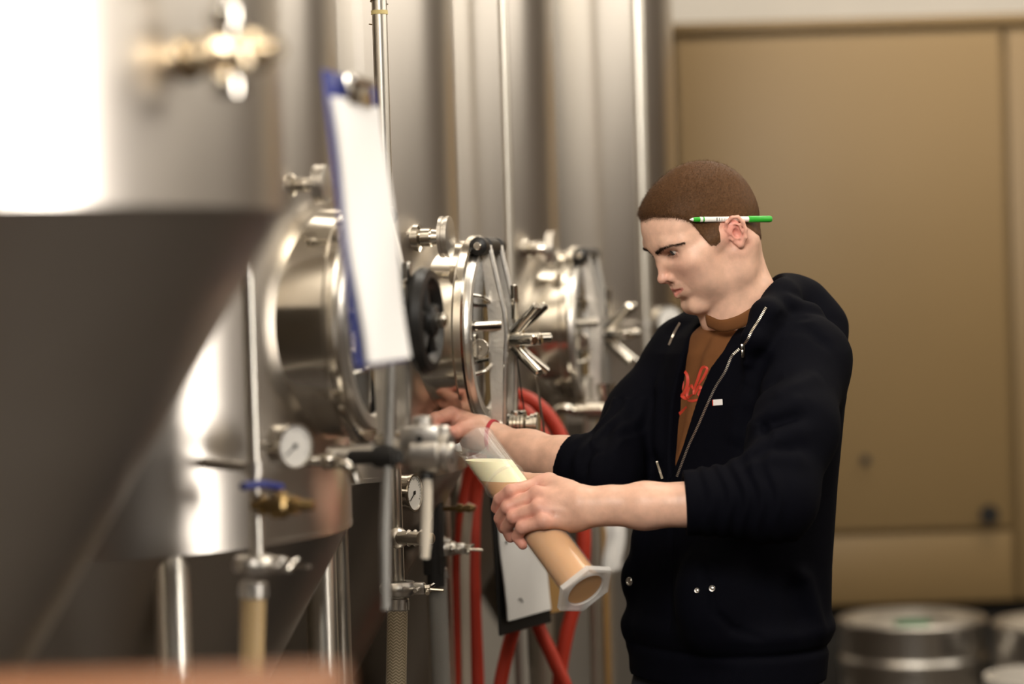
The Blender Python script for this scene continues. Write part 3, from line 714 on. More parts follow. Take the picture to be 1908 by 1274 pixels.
    def ridge(s, pts, amp, w):
        "push out a soft ridge (amp<0: a crease) along a polyline, fading at its ends"
        pp = [np.array(p, np.float32) for p in pts]; m = 3 * w; n = len(pp) - 1
        def fn(X, Y, Z_):
            best = None
            for i in range(n):
                p, ba = pp[i], pp[i + 1] - pp[i]; L2 = float(ba @ ba) + 1e-12
                x, y, z = X - p[0], Y - p[1], Z_ - p[2]; t = np.clip((x * ba[0] + y * ba[1] + z * ba[2]) / L2, 0, 1)
                x = x - t * ba[0]; y = y - t * ba[1]; z = z - t * ba[2]; d = x * x + y * y + z * z; u = (i + t) / n
                if best is None: best, uu = d, u
                else: uu = np.where(d < best, u, uu); best = np.minimum(d, best)
            return -amp * np.exp(-.5 * best / (w * w)) * np.clip(np.minimum(uu, 1 - uu) * 5 + .25, 0, 1)
        s.op(fn, np.min(pp, 0) - m, np.max(pp, 0) + m, mode='add')
    def sample(s, pts):
        p = (np.asarray(pts, np.float32) - s.lo) / s.h; i = np.clip(np.floor(p).astype(int), 0, np.array(s.f.shape) - 2); t = np.clip(p - i, 0, 1); o = 0
        for a in (0, 1):
            for b in (0, 1):
                for c in (0, 1):
                    w = (t[:, 0] if a else 1 - t[:, 0]) * (t[:, 1] if b else 1 - t[:, 1]) * (t[:, 2] if c else 1 - t[:, 2])
                    o = o + w * s.f[i[:, 0] + a, i[:, 1] + b, i[:, 2] + c]
        return o
    def mesh(s):
        "naive surface nets -> verts (n,3), quads (m,4)"
        f = s.f; f = np.where(np.abs(f) < 1e-9, 1e-9, f); sg = f < 0; nx, ny, nz = f.shape
        C = [(0, 0, 0), (1, 0, 0), (0, 1, 0), (1, 1, 0), (0, 0, 1), (1, 0, 1), (0, 1, 1), (1, 1, 1)]
        cnt = sum(sg[a:nx - 1 + a, b:ny - 1 + b, c:nz - 1 + c].astype(np.int8) for a, b, c in C)
        act = (cnt > 0) & (cnt < 8); I = np.argwhere(act); idx = np.full(act.shape, -1, np.int64); idx[act] = np.arange(len(I))
        val = [f[I[:, 0] + a, I[:, 1] + b, I[:, 2] + c] for a, b, c in C]
        acc = np.zeros((len(I), 3)); n = np.zeros(len(I))
        for i in range(8):
            for j in range(i + 1, 8):
                d = np.abs(np.array(C[i]) - np.array(C[j]))
                if d.sum() != 1: continue
                m = (val[i] < 0) != (val[j] < 0); t = np.where(m, val[i] / np.where(m, val[i] - val[j], 1), 0)
                p = np.array(C[i])[None, :] + t[:, None] * (np.array(C[j]) - np.array(C[i]))[None, :]
                acc += p * m[:, None]; n += m
        V_ = (I + acc / n[:, None]) * s.h + s.lo
        Q = []
        for ax in range(3):
            u, v = [(1, 2), (2, 0), (0, 1)][ax]
            A = [slice(None)] * 3; B = [slice(None)] * 3; A[ax] = slice(0, -1); B[ax] = slice(1, None)
            ch = sg[tuple(A)] != sg[tuple(B)]; E = np.argwhere(ch); E = E[(E[:, u] > 0) & (E[:, v] > 0) & (E[:, u] < f.shape[u] - 1) & (E[:, v] < f.shape[v] - 1)]
            ins = sg[E[:, 0], E[:, 1], E[:, 2]]; q = []
            for du, dv in ((1, 1), (0, 1), (0, 0), (1, 0)):
                e = E.copy(); e[:, u] -= du; e[:, v] -= dv; q.append(idx[e[:, 0], e[:, 1], e[:, 2]])
            q = np.stack(q, 1); q[ins] = q[ins][:, ::-1]; Q.append(q)
        return V_, np.concatenate(Q)
def mesh_from(name, V_, Q, tri=False):
    me = bpy.data.meshes.new(name); n = len(V_); m = len(Q); k = Q.shape[1]
    me.vertices.add(n); me.vertices.foreach_set('co', np.ascontiguousarray(V_, np.float32).ravel())
    me.loops.add(m * k); me.loops.foreach_set('vertex_index', np.ascontiguousarray(Q, np.int32).ravel())
    me.polygons.add(m); me.polygons.foreach_set('loop_start', np.arange(0, m * k, k, dtype=np.int32)); me.polygons.foreach_set('loop_total', np.full(m, k, np.int32))
    me.update(calc_edges=True); me.validate()
    return me
def keep(V_, Q, m):
    "keep only quads whose verts all satisfy m"
    q = Q[m[Q].all(1)]; used = np.unique(q); mp = np.full(len(V_), -1, np.int64); mp[used] = np.arange(len(used))
    return V_[used], mp[q], used
def vcol(me, name, c):
    a = me.color_attributes.new(name, 'FLOAT_COLOR', 'POINT'); cc = np.ones((len(me.vertices), 4), np.float32); cc[:, :3] = c; a.data.foreach_set('color', cc.ravel())
def vcol_mat(name, rough=.5, sss=0.0, bump=0.0, bscale=300, noise=0.0, nscale=80, spec=.4, sheen=0, bdist=.0006):
    m = mat(name, (1, 1, 1), rough, sss=sss, spec=spec, bump=bump, bscale=bscale, sheen=sheen); nt = m.node_tree; b = nt.nodes['Principled BSDF']
    if bump:
        for n in nt.nodes:
            if n.type == 'BUMP': n.inputs['Distance'].default_value = bdist
    at = nt.nodes.new('ShaderNodeVertexColor'); at.layer_name = 'tone'
    if noise:
        tc = [n for n in nt.nodes if n.type == 'TEX_COORD'][0]
        n = nt.nodes.new('ShaderNodeTexNoise'); n.inputs['Scale'].default_value = nscale; n.inputs['Detail'].default_value = 4; nt.links.new(tc.outputs['Object'], n.inputs['Vector'])
        mr = nt.nodes.new('ShaderNodeMapRange'); mr.inputs['From Min'].default_value = .3; mr.inputs['From Max'].default_value = .7; mr.inputs['To Min'].default_value = 1 - noise; mr.inputs['To Max'].default_value = 1 + noise; nt.links.new(n.outputs['Fac'], mr.inputs['Value'])
        mx = nt.nodes.new('ShaderNodeVectorMath'); mx.operation = 'SCALE'; nt.links.new(at.outputs[0], mx.inputs[0]); nt.links.new(mr.outputs[0], mx.inputs['Scale'])
        nt.links.new(mx.outputs[0], b.inputs['Base Color'])
    else: nt.links.new(at.outputs[0], b.inputs['Base Color'])
    return m
# ------------------------------------------------------------------ the man: head
YAW, PIT, TILT = math.radians(19.5), math.radians(27), math.radians(0)
_Ff = Vector((-math.cos(YAW), -math.sin(YAW), 0)); _Ll = Vector((math.sin(YAW), -math.cos(YAW), 0))
_Hf = _Ff * math.cos(PIT) - Z * math.sin(PIT); _Hu = _Ff * math.sin(PIT) + Z * math.cos(PIT)
HO = P(1321, 437, 3.62); HSC = .92
HM = Matrix(((_Ll.x * HSC, _Hf.x * HSC, _Hu.x * HSC, HO.x), (_Ll.y * HSC, _Hf.y * HSC, _Hu.y * HSC, HO.y), (_Ll.z * HSC, _Hf.z * HSC, _Hu.z * HSC, HO.z), (0, 0, 0, 1)))
HMI = HM.inverted()
HMn = np.array(HM)
def h2w(V_): return np.asarray(V_) @ HMn[:3, :3].T + HMn[:3, 3]
def w2h(p): return tuple(HMI @ Vector(p))
# head axes: x = his left, y = forward, z = up; origin between the ear holes
def rotx(a):
    c, s_ = math.cos(a), math.sin(a); return np.array([[1, 0, 0], [0, c, s_], [0, -s_, c]])
def roty(a):
    c, s_ = math.cos(a), math.sin(a); return np.array([[c, 0, -s_], [0, 1, 0], [s_, 0, c]])
def rotz(a):
    c, s_ = math.cos(a), math.sin(a); return np.array([[c, s_, 0], [-s_, c, 0], [0, 0, 1]])
EYE = .0315
EYC = [(sx * EYE, .0735, .0135) for sx in (1, -1)]
def build_head():
    S = SDF((-.108, -.135, -.215), (.108, .13, .14), .0015)
    # cranium
    S.ell((0, -.001, .030), (.0755, .091, .087), k=0)
    S.ell((0, -.030, .020), (.066, .060, .070), k=.015)
    S.ell((0, .045, .035), (.060, .052, .058), k=.03)           # forehead
    # face mass
    S.ell((0, .040, -.020), (.059, .053, .070), k=.03)
    S.ell((0, .052, -.055), (.040, .040, .042), k=.025)         # muzzle
    for sx in (1, -1):
        S.cap((sx * .062, -.002, -.035), (sx * .052, .006, -.064), .014, .014, .02)     # jaw ramus
        S.cap((sx * .052, .006, -.064), (sx * .020, .070, -.088), .014, .012, .018)      # jaw body
        S.ell((sx * .046, .064, -.014), (.020, .020, .014), k=.022)                      # cheekbone
        S.cap((sx * .052, .052, -.010), (sx * .068, .012, .000), .011, .010, .02)        # zygomatic arch
        S.ell((sx * .040, .050, -.042), (.023, .026, .034), k=.022)                       # cheek
    S.cap((-.012, .079, -.088), (.012, .079, -.088), .0135, None, .016)                   # chin
    # sockets
    for sx in (1, -1):
        S.ell((sx * .032, .0955, .0120), (.0185, .016, .0105), k=.016, mode='s')
    # brow ridge
    for sx in (1, -1):
        S.cap((sx * .010, .0880, .0265), (sx * .036, .0850, .0295), .0068, .0060, .014)
        S.cap((sx * .036, .0850, .0295), (sx * .053, .0680, .0230), .0060, .0060, .014)
    # nose
    S.cap((0, .0855, .016), (0, .0960, -.006), .0066, .0072, .010)
    S.cap((0, .0960, -.006), (0, .1055, -.0225), .0072, .0076, .006)
    S.ell((0, .1065, -.0245), (.0088, .0085, .0068), k=.005)
    for sx in (1, -1):
        S.ell((sx * .0115, .0930, -.0280), (.0072, .0105, .0078), k=.005)
        S.ell((sx * .0070, .0980, -.0350), (.0036, .0062, .0034), rotz(-sx * .35), k=.002, mode='s')
    S.cap((0, .1025, -.0310), (0, .0930, -.0370), .0038, .0042, .004)
    # lips and mouth
    S.ell((0, .0800, -.050), (.026, .0150, .018), k=.012)
    for sx in (1, -1):
        S.cap((sx * .004, .0950, -.0468), (sx * .0235, .0840, -.0485), .0048, .0022, .0035)
        S.cap((sx * .0, .0945, -.0590), (sx * .0205, .0850, -.0515), .0062, .0028, .004)
        S.bumpg((sx * .028, .080, -.0490), -.0024, .005)
    cut = [(x, .0990 - 22 * x * x, -.0525 + 5.0 * x * x) for x in np.linspace(-.027, .027, 11)]
    S.ridge(cut, -.0034, .0016)
    S.bumpg((0, .0975, -.0425), -.0012, (.0028, .006, .005))      # philtrum
    S.bumpg((0, .088, -.0715), -.0035, (.014, .008, .0055))       # fold above the chin
    # eyelids: a shell over the ball, opened by a slit
    for sx in (1, -1):
        c = (sx * EYE, .0735, .0135)
        S.ell(c, (.0146, .0136, .0136), k=.004)
        sl = [(sx * (EYE + dx), .0735 + .0140 * math.sqrt(max(0, 1 - (dx / .0158) ** 2)), .0104 + .08 * dx) for dx in np.linspace(-.0138, .0146, 10)]
        for i in range(9):
            w = lambda q: .0006 + .0050 * math.sin(math.pi * min(1, max(0, q / 9.0))) ** .7
            S.cap(sl[i], sl[i + 1], w(i), w(i + 1), .0010, 's')
        # crease over the lid and tear trough
        S.ridge([(sx * (EYE + dx), .0735 + .0150 * math.sqrt(max(0, 1 - (dx / .019) ** 2)), .0225 - 18 * dx * dx) for dx in (-.013, -.006, 0, .006, .013)], -.0016, .0016)
        S.ridge([(sx * (EYE - .012), .083, .003), (sx * EYE, .0875, -.0005), (sx * (EYE + .012), .082, .002)], -.0011, .0022)
        # nasolabial fold, temple hollow
        S.ridge([(sx * .016, .092, -.030), (sx * .026, .084, -.042), (sx * .031, .078, -.056)], -.0012, .0035)
        S.bumpg((sx * .066, .040, .030), -.0035, (.012, .016, .018))
    # ears
    for sx in (1, -1):
        R = rotz(-sx * .32)
        def E(y, z, o=0.0):
            y *= .80; z *= .80; o *= .9
            return (sx * (.0725 + o + .42 * max(0, -(y - .008))), y - .0050, z - .004)
        S.ell(E(-.008, .004, .001), (.0070, .0120, .0205), k=.005)
        rim = [(.006, .004), (.009, .016), (.004, .0275), (-.008, .0325), (-.019, .0275), (-.0235, .014), (-.0215, -.002), (-.015, -.016)]
        pr = [E(y, z, .0065 + (.004 if i > 1 else 0)) for i, (y, z) in enumerate(rim)]
        S.chain(pr, [.0026, .0028, .0029, .0030, .0031, .0031, .0030, .0029], .002, .003)
        S.cap(E(-.015, -.016, .009), E(-.003, -.026, .006), .0034, .0042, .003)           # lobe
        S.cap(E(-.003, -.026, .006), E(.003, -.016, .003), .0040, .0028, .003)
        S.cap(E(.0075, -.004, .004), E(.006, -.010, .005), .0029, .0027, .002)            # tragus
        S.chain([E(-.016, .012, .010), E(-.0135, -.002, .010), E(-.006, -.013, .008)], [.0024, .0026, .0024], .002)  # antihelix
        S.cap(E(-.016, .012, .010), E(-.006, .021, .009), 0.0024, .0020, .002)
        S.ell(E(-.004, -.001, .0125), (.0085, .0065, .0090), k=.002, mode='s')           # concha
        S.ell(E(-.006, .0225, .0140), (.006, .0080, .0034), k=.0015, mode='s')
    # neck, down into the shoulders
    n0 = w2h(P(1361, 480, 3.63)); n1 = w2h(P(1381, 568, 3.645)); n2 = w2h(P(1412, 680, 3.66))
    S.cap(n0, n1, .052, .0580, .03); S.cap(n1, n2, .0585, .064, .02)
    for sx in (1, -1):
        S.cap((sx * .055, -.030, -.030), np.array(n1) + np.array((sx * .022, .045, -.01)), .016, .012, .03)   # sternomastoid
    a = np.array((0, .040, -.098)); b = np.array(n1) + np.array((0, .050, 0))
    S.cap(a, b, .018, .020, .025)
    S.ell(np.array(n1) * .45 + a * .55 + np.array((0, .020, .0)), (.011, .011, .014), k=.014)              # adam's apple
    return S
HS = build_head()
def hair_mask(p):
    "0..1 hair cover, head coordinates"
    x, y, z = np.abs(p[:, 0]), p[:, 1], p[:, 2]
    # front hairline
    # boundary height as a function of y: front at y>.05, temples, sideburn, over the ear, nape
    yb = np.array([-.14, -.10, -.078, -.062, -.046, -.036, -.027, -.008, .005, .012, .017, .019, .028, .037, .041, .046, .057, .070, .083, .10])
    zb = np.array([-.062, -.062, -.060, -.048, -.030, -.012, .008, .018, .017, .010, -.002, -.008, -.012, -.006, .018, .042, .056, .065, .0745, .076])
    zl = np.interp(y, yb, zb)
    d = z - zl
    jag = .0012 * np.sin(x * 900 + 3) * np.sin(y * 1100 + 1)
    return np.clip((d + jag) / .015 + .40, 0, 1)
# ------------------------------------------------------------------ the man: trunk frame and sections
TPH = math.radians(36)
TF = Vector((-math.cos(TPH), -math.sin(TPH), 0)); TL_ = Vector((math.sin(TPH), -math.cos(TPH), 0))     # torso forward / his left
D0 = 3.66
ROWS = np.array([(560, 1428, .060, .058), (600, 1412, .082, .075), (625, 1404, .122, .090), (655, 1398, .148, .104), (742, 1394, .164, .115), (900, 1376, .165, .119),
                 (1050, 1362, .168, .122), (1150, 1357, .171, .124), (1200, 1355, .170, .123), (1290, 1353, .164, .119)])
_rz = []
for y, x, b_, d_ in ROWS:
    p = P(x, y, D0); _rz.append((p.z, p.x, p.y, b_, d_))
_rz = np.array(sorted(_rz))
def rowc(z): return [np.interp(z, _rz[:, 0], _rz[:, i]) for i in (1, 2, 3, 4)]
def torso_fn(off, z0, z1):
    def fn(X, Y, Z_):
        cx_, cy_, b_, d_ = rowc(Z_); x = X - cx_; y = Y - cy_
        a = x * TL_.x + y * TL_.y; g = x * TF.x + y * TF.y
        b2 = b_ + off; d2 = d_ + off
        q = (np.abs(a / b2) ** 2.3 + np.abs(g / d2) ** 2.3) ** (1 / 2.3)
        return np.maximum((q - 1) * np.minimum(b2, d2), np.maximum(Z_ - z1, z0 - Z_))
    return fn
def tcen(y):
    z = P(1400, y, D0).z; c = rowc(z); return Vector((float(c[0]), float(c[1]), z))
S1 = tcen(665) + TL_ * .119; S2 = tcen(665) - TL_ * .140
EL1 = P(1440, 928, 3.37); CU1 = P(1275, 937, 3.37); EL2 = P(1128, 884, 3.632); CU2 = P(1058, 860, 3.665)
# ------------------------------------------------------------------ the man: measuring cylinder axis, arms, hands
CT = P(886, 824, 3.52); CB = P(1090, 1098, 3.335); CAX = (CB - CT); CLEN = CAX.length; CAX = CAX.normalized(); CR = .0295
def wrap(px, py, off, far=False, dmin=0):
    "point seen at px,py lying off metres outside the cylinder wall, on its near side"
    d = ray(px, py); w = CAM_O - CB
    dp = d - CAX * d.dot(CAX); wp = w - CAX * w.dot(CAX)
    a = dp.dot(dp); b = 2 * dp.dot(wp); c = wp.dot(wp) - (CR + off) ** 2; q = b * b - 4 * a * c
    t = (-b - math.sqrt(q)) / (2 * a) if q > 0 else -b / (2 * a)
    if far and q > 0: t = (-b + math.sqrt(q)) / (2 * a)
    return CAM_O + d * t
def npv(v): return np.array(tuple(v), np.float32)
def build_near_arm():
    wr = P(1092, 945, 3.385); cu = P(1270, 937, 3.37); el = P(1432, 945, 3.36)
    pts = [wr, cu, el, P(900, 930, 3.45), P(1080, 1030, 3.45)]
    lo = np.min([tuple(p) for p in pts], 0) - .085; hi = np.max([tuple(p) for p in pts], 0) + .075
    S = SDF(lo, hi, .0015); S.pad = .014
    # forearm: flatter at the wrist
    S.cap(el, P(1330, 938, 3.365), .030, .0330, .02)
    S.cap(P(1330, 938, 3.365), P(1200, 942, 3.375), .0340, .0298, .02)
    S.cap(P(1200, 942, 3.375), P(1110, 945, 3.385), .0300, .0232, .02)
    S.cap(P(1135, 938, 3.38), P(1085, 945, 3.385), .0225, .0240, .02)
    S.ell(P(1105, 962, 3.372), (.012, .012, .010), k=.012)                       # wrist bone
    # palm and back of the hand
    K = [(1006, 902, .0102), (1001, 921, .0104), (1004, 946, .0100), (1014, 971, .0092)]    # knuckles
    kp = [wrap(x, y, .0115) for x, y, r in K]
    kp = [kp[0] + CAM_F * .004, kp[1] - CAM_F * .001, kp[2] - CAM_F * .001, kp[3] + CAM_F * .003]
    ws = [P(1078, 926, 3.385), P(1078, 938, 3.378), P(1078, 952, 3.380), P(1078, 965, 3.388)]
    for i in range(4): S.cap(ws[i], kp[i], .0180, K[i][2] + .0012, .012)
    S.cap(P(1050, 935, 3.392), P(1020, 938, 3.392), .020, .016, .012)
    S.cap(P(1060, 970, 3.395), P(1028, 985, 3.395), .0165, .0125, .012)          # heel of the hand
    # fingers: knuckle, middle joint, end joint, tip
    fx = [([(952, 915), (931, 930), (925, 947)], [.0104, .0098, .0090, .0082]),
          ([(946, 945), (932, 966), (938, 984)], [.0106, .0101, .0093, .0083]),
          ([(957, 963), (944, 983), (951, 1001)], [.0102, .0098, .0090, .0080]),
          ([(973, 982), (963, 1000), (974, 1015)], [.0094, .0090, .0082, .0072])]
    skin_pts = []
    for i, (pp, rr) in enumerate(fx):
        q = [kp[i]] + [wrap(x, y, r * .92 + .0006) for (x, y), r in zip(pp, rr[1:])]
        q[3] = q[3] + CAM_F * .006; q[2] = q[2] + CAM_F * .001
        S.cap(q[0], q[1], rr[0], rr[1], .0035); S.cap(q[1], q[2], rr[1], rr[2], .0015); S.cap(q[2], q[3], rr[2], rr[3], .0012)
        S.ell(q[1] - CAM_F * .0022, (.0085, .0085, .0085), k=.005)               # joint bumps
        S.ell(kp[i] - CAM_F * .0025 - CAM_U * -.001, (.0092, .0092, .0092), k=.008)
        d1 = (q[1] - q[0]).normalized()
        for e in (-.003, .0, .003): S.ridge([q[1] + d1 * e - CAM_U * .006 - CAM_F * .0105, q[1] + d1 * e + CAM_U * .006 - CAM_F * .0105], -.00045, .0008)
        skin_pts.append((q, rr))
    for i in range(3):                                                            # webs between the knuckles
        S.ridge([(kp[i] + kp[i + 1]) / 2 - CAM_F * .009, (kp[i] + kp[i + 1]) / 2 - CAM_F * .011 + CAM_R * .018], -.0016, .0042)
        S.ridge([kp[i] - CAM_F * .0105, ws[i] * .75 + kp[i] * .25 - CAM_F * .017], .0010, .0030)  # tendons
    # thumb, round the far side
    t = [P(1058, 918, 3.402), wrap(1024, 898, .012, far=True), wrap(985, 895, .0105, far=True), wrap(952, 884, .0095, far=True)]
    S.chain(t, [.0165, .0130, .0108, .0085], .004, .014)
    # keep the skin outside the cylinder wall
    b = npv(CB); a = npv(CAX)
    def cyl(X, Y, Z_):
        x, y, z = X - b[0], Y - b[1], Z_ - b[2]; q = x * a[0] + y * a[1] + z * a[2]
        return np.sqrt(np.maximum((x - q * a[0]) ** 2 + (y - q * a[1]) ** 2 + (z - q * a[2]) ** 2, 0)) - (CR + .0004)
    S.op(cyl, lo, hi, .0006, 's')
    return S, skin_pts, kp
def build_far_arm():
    wr = P(915, 825, 3.735); el = P(1130, 890, 3.63)
    pts = [wr, el, P(790, 740, 3.78), P(860, 870, 3.70)]
    lo = np.min([tuple(p) for p in pts], 0) - .065; hi = np.max([tuple(p) for p in pts], 0) + .065
    S = SDF(lo, hi, .0015); S.pad = .014
    S.cap(el, P(1055, 860, 3.665), .036, .0352, .02); S.cap(P(1055, 860, 3.665), P(985, 842, 3.70), .0352, .031, .02)
    S.cap(P(985, 842, 3.70), P(925, 820, 3.73), .031, .0215, .02); S.cap(P(925, 818, 3.73), P(895, 808, 3.742), .0212, .0215, .02)
    # palm (seen from the thumb side)
    S.cap(P(893, 803, 3.745), P(845, 778, 3.765), .0225, .0170, .012)
    S.cap(P(893, 800, 3.735), P(866, 800, 3.728), .0205, .0150, .012)           # thumb root
    S.cap(P(885, 815, 3.75), P(855, 812, 3.772), .0200, .0150, .012)
    # index finger bent down to the thumb
    iq = [P(841, 771, 3.752), P(812, 781, 3.738), P(808, 800, 3.730), P(820, 812, 3.722)]
    S.chain(iq, [.0125, .0100, .0090, .0078], .0025, .006)
    mq = [P(838, 776, 3.772), P(812, 796, 3.766), P(815, 815, 3.758), P(828, 822, 3.750)]
    S.chain(mq, [.0125, .0102, .0092, .0080], .002, .005)
    rq = [P(845, 790, 3.790), P(820, 814, 3.788), P(826, 828, 3.778), P(840, 830, 3.770)]
    S.chain(rq, [.0120, .0098, .0088, .0076], .002, .005)
    pq = [P(858, 800, 3.80), P(836, 822, 3.80), P(842, 832, 3.790), P(852, 832, 3.782)]
    S.chain(pq, [.0110, .0088, .0078, .0070], .002, .005)
    tq = [P(868, 798, 3.728), P(850, 806, 3.716), P(836, 806, 3.714), P(829, 802, 3.716)]
    S.chain(tq, [.0135, .0108, .0096, .0078], .0025, .008)
    S.ell(P(833, 803, 3.7065), (.0055, .003, .0055), k=.001)
    S.ell(iq[1] - CAM_F * .002 + CAM_U * .002, (.0095, .0095, .0095), k=.005)
    S.ridge([P(866, 775, 3.725), P(852, 792, 3.725)], -.0022, .0045)
    return S, [(iq, None), (mq, None), (rq, None), (tq, None)]

# ------------------------------------------------------------------ skin mesh
SKIN = np.array((.74, .46, .335))
RED = np.array((.66, .235, .185))
def mixc(c, t, w): return c * (1 - w[:, None]) + np.array(t)[None, :] * w[:, None]
def gs(p, c, s):
    d = (p - np.array(c)) / np.array(s); return np.exp(-.5 * (d * d).sum(1))
def skin_mesh():
    parts = []
    # head
    v, q = HS.mesh(); m = v[:, 2] > -.205; v, q, _ = keep(v, q, m)
    c = np.tile(SKIN, (len(v), 1))
    ax = v * np.array((np.sign(v[:, 0]) * 0 + 1, np.ones(len(v)), np.ones(len(v)))).T; ab = np.abs(v[:, :1]); pv = np.hstack([ab, v[:, 1:]])
    c = mixc(c, (.70, .34, .265), .5 * gs(pv, (.040, .066, -.020), (.016, .03, .016)))          # cheek
    c = mixc(c, (.68, .31, .24), .5 * gs(pv, (0, .108, -.024), (.014, .014, .012)))            # nose
    c = mixc(c, (.66, .25, .20), .95 * gs(pv, (.083, -.016, .003), (.0095, .022, .024)))           # ear
    c = mixc(c, (.50, .32, .24), .30 * gs(pv, (.050, .040, -.070), (.025, .04, .022)))          # shaved jaw
    c = mixc(c, (.50, .32, .24), .28 * gs(pv, (0, .085, -.085), (.022, .02, .012)))
    c = mixc(c, (.52, .33, .25), .25 * gs(pv, (0, .098, -.041), (.016, .012, .004)))
    c = mixc(c, (.60, .33, .25), .45 * gs(pv, (EYE, .086, .012), (.016, .012, .010)))
    lip = np.clip(1 - np.abs(v[:, 2] + .0528 - 5 * v[:, 0] ** 2) / (.0100 - .30 * np.abs(v[:, 0])).clip(1e-4), 0, 1) * (np.abs(v[:, 0]) < .025) * (v[:, 1] > .080)
    c = mixc(c, (.54, .18, .145), np.clip(lip * 2.0, 0, .88))
    parts.append((h2w(v), q, c))
    for S, fl, kp in ((NA[0], NA[1], NA[2]), (FA[0], FA[1], None)):
        v, q = S.mesh(); c = np.tile(SKIN * np.array((.90, .87, .86)), (len(v), 1))  # arms toned down in colour to offset the strong light on them
        for qq, rr in fl:
            for i in range(4): c = mixc(c, RED, (.62 if i in (0, 1) else .45 if i == 2 else .65) * gs(v, tuple(qq[i]), (.011,) * 3))
        c = mixc(c, (.66, .33, .255), .38 * np.clip(1 - np.linalg.norm(v - npv(P(1000, 945, 3.40) if kp else P(850, 795, 3.75)), axis=1) / .085, 0, 1))
        parts.append((v, q, c))
    # trunk and legs, all under the clothes, down to the feet
    B = SDF((-.02, 3.25, .0), (.95, 4.15, 1.52), .012)
    hip = P(1358, 1150, 3.66); B.op(torso_fn(-.038, .93, P(1400, 612, D0).z), B.lo, (.95, 4.15, 1.52), 0, 'u')
    B.cap(P(1400, 660, 3.66), P(1398, 590, 3.65), .06, .045, .04)
    for s__ in ((S1, EL1), (S2, EL2)): B.cap(s__[0], s__[0] * .3 + s__[1] * .7, .030, .024, .03)
    for s_ in (1, -1):
        h = Vector((hip.x, hip.y, .95)) + TL_ * (.085 * s_); k_ = Vector((hip.x - .02, hip.y, .5)) + TL_ * (.10 * s_); f = Vector((hip.x + .01, hip.y, .09)) + TL_ * (.12 * s_)
        B.cap(h, k_, .075, .05, .05); B.cap(k_, f, .05, .035, .03); B.cap(f, Vector((f.x, f.y, .04)) + TF * .13, .03, .025, .02)
    v, q = B.mesh(); parts.append((v, q, np.tile(SKIN, (len(v), 1))))
    n = 0; VV, QQ, CC = [], [], []
    for v, q, c in parts: VV.append(v); QQ.append(q + n); CC.append(c); n += len(v)
    me = mesh_from('person', np.concatenate(VV), np.concatenate(QQ)); vcol(me, 'tone', np.concatenate(CC))
    return me
NA = build_near_arm(); FA = build_far_arm()
M['skin'] = vcol_mat('skin', .42, sss=.06, bump=.4, bscale=420, noise=.11, nscale=60, spec=.42)
me = skin_mesh()
person = link('person', me, M['skin'], angle=None)
tag(person, 'short-haired young man in a dark navy zip hoodie tapping beer into a measuring cylinder', 'person')
# eyes
for sx in (1, -1):
    c = Vector(h2w([EYC[0 if sx > 0 else 1]])[0]); gz = (_Hf * .92 - _Hu * .30 + _Ll * (-.05)).normalized()
    ey = MB().lathe(c, gz, [(t_ * HSC, r_ * HSC) for t_, r_ in ((-.0123, .0008), (-.0100, .0072), (-.005, .01125), (0, .0123), (.005, .01125), (.0085, .0089), (.0105, .0062))], 32, capb=False)
    ey.build('eyeball', mat('eye_white', (.62, .56, .50), .25, noise=.03), person)
    MB().lathe(c, gz, [(.0104 * HSC, .0063 * HSC), (.0112 * HSC, .0050 * HSC), (.0112 * HSC, .0024 * HSC)], 28, capa=False, capb=False).build('iris', mat('iris_grey_blue', (.10, .13, .15), .3, noise=.5, nscale=400), person)
    MB().lathe(c, gz, [(.0111 * HSC, .0026 * HSC), (.0113 * HSC, 0)], 20, capa=False, capb=False).build('pupil', M['black'], person)
    MB().lathe(c, gz, [(t_ * HSC, r_ * HSC) for t_, r_ in ((.0100, .0072), (.0116, .0050), (.0126, .0022), (.0128, 0))], 28, capa=False, capb=False).build('cornea', mat('cornea', (1, 1, 1), .02, trans=1.0, ior=1.25), person)
# hair: a cropped cap grown off the scalp, with short strands
def build_hair():
    S = HS.like(); X, Y, Z_ = np.meshgrid(*HS.ax, indexing='ij')
    p = np.stack([X.ravel(), Y.ravel(), Z_.ravel()], 1); near = np.abs(HS.f.ravel()) < .03; mk = np.zeros(len(p), np.float32); mk[near] = hair_mask(p[near])
    hgt = np.clip((p[:, 2] - .03) / .06, 0, 1)
    t = mk * (.0016 + .0036 * hgt) - (1 - mk) * .0035
    # clumps of hair
    nz = np.sin(p[:, 0] * 520 + 2 * np.sin(p[:, 1] * 230)) * np.sin(p[:, 1] * 430 + 2 * np.sin(p[:, 0] * 310)) + .6 * np.sin(p[:, 2] * 600 + p[:, 0] * 300)
    t = t + mk * .00015 * nz
    S.f = HS.f - t.reshape(HS.f.shape).astype(np.float32)
    v, q = S.mesh(); d = HS.sample(v); mk = hair_mask(v)
    v2, q2, u = keep(v, q, (d > -.0028) & (v[:, 2] > -.08) & (mk > .05) & ~((np.abs(v[:, 0]) > .0790) & (v[:, 2] < .026) & (v[:, 1] > -.045) & (v[:, 1] < .012)))
    return v2, q2
hv, hq = build_hair()
fine = np.random.RandomState(3)
def strands(base, nrm, dirs, L, w):
    n = len(base); side = np.cross(dirs, nrm); side /= np.linalg.norm(side, axis=1)[:, None] + 1e-9
    w = np.asarray(w)[:, None]; a = base - side * w; b = base + side * w; tip = base + dirs * L[:, None]
    v = np.concatenate([a, b, tip]); i = np.arange(n)
    return v, np.stack([i, i + n, i + 2 * n], 1)
def normals(S, p, e=.0015):
    g = np.stack([S.sample(p + np.eye(3)[i] * e) - S.sample(p - np.eye(3)[i] * e) for i in range(3)], 1)
    return g / (np.linalg.norm(g, axis=1)[:, None] + 1e-9)
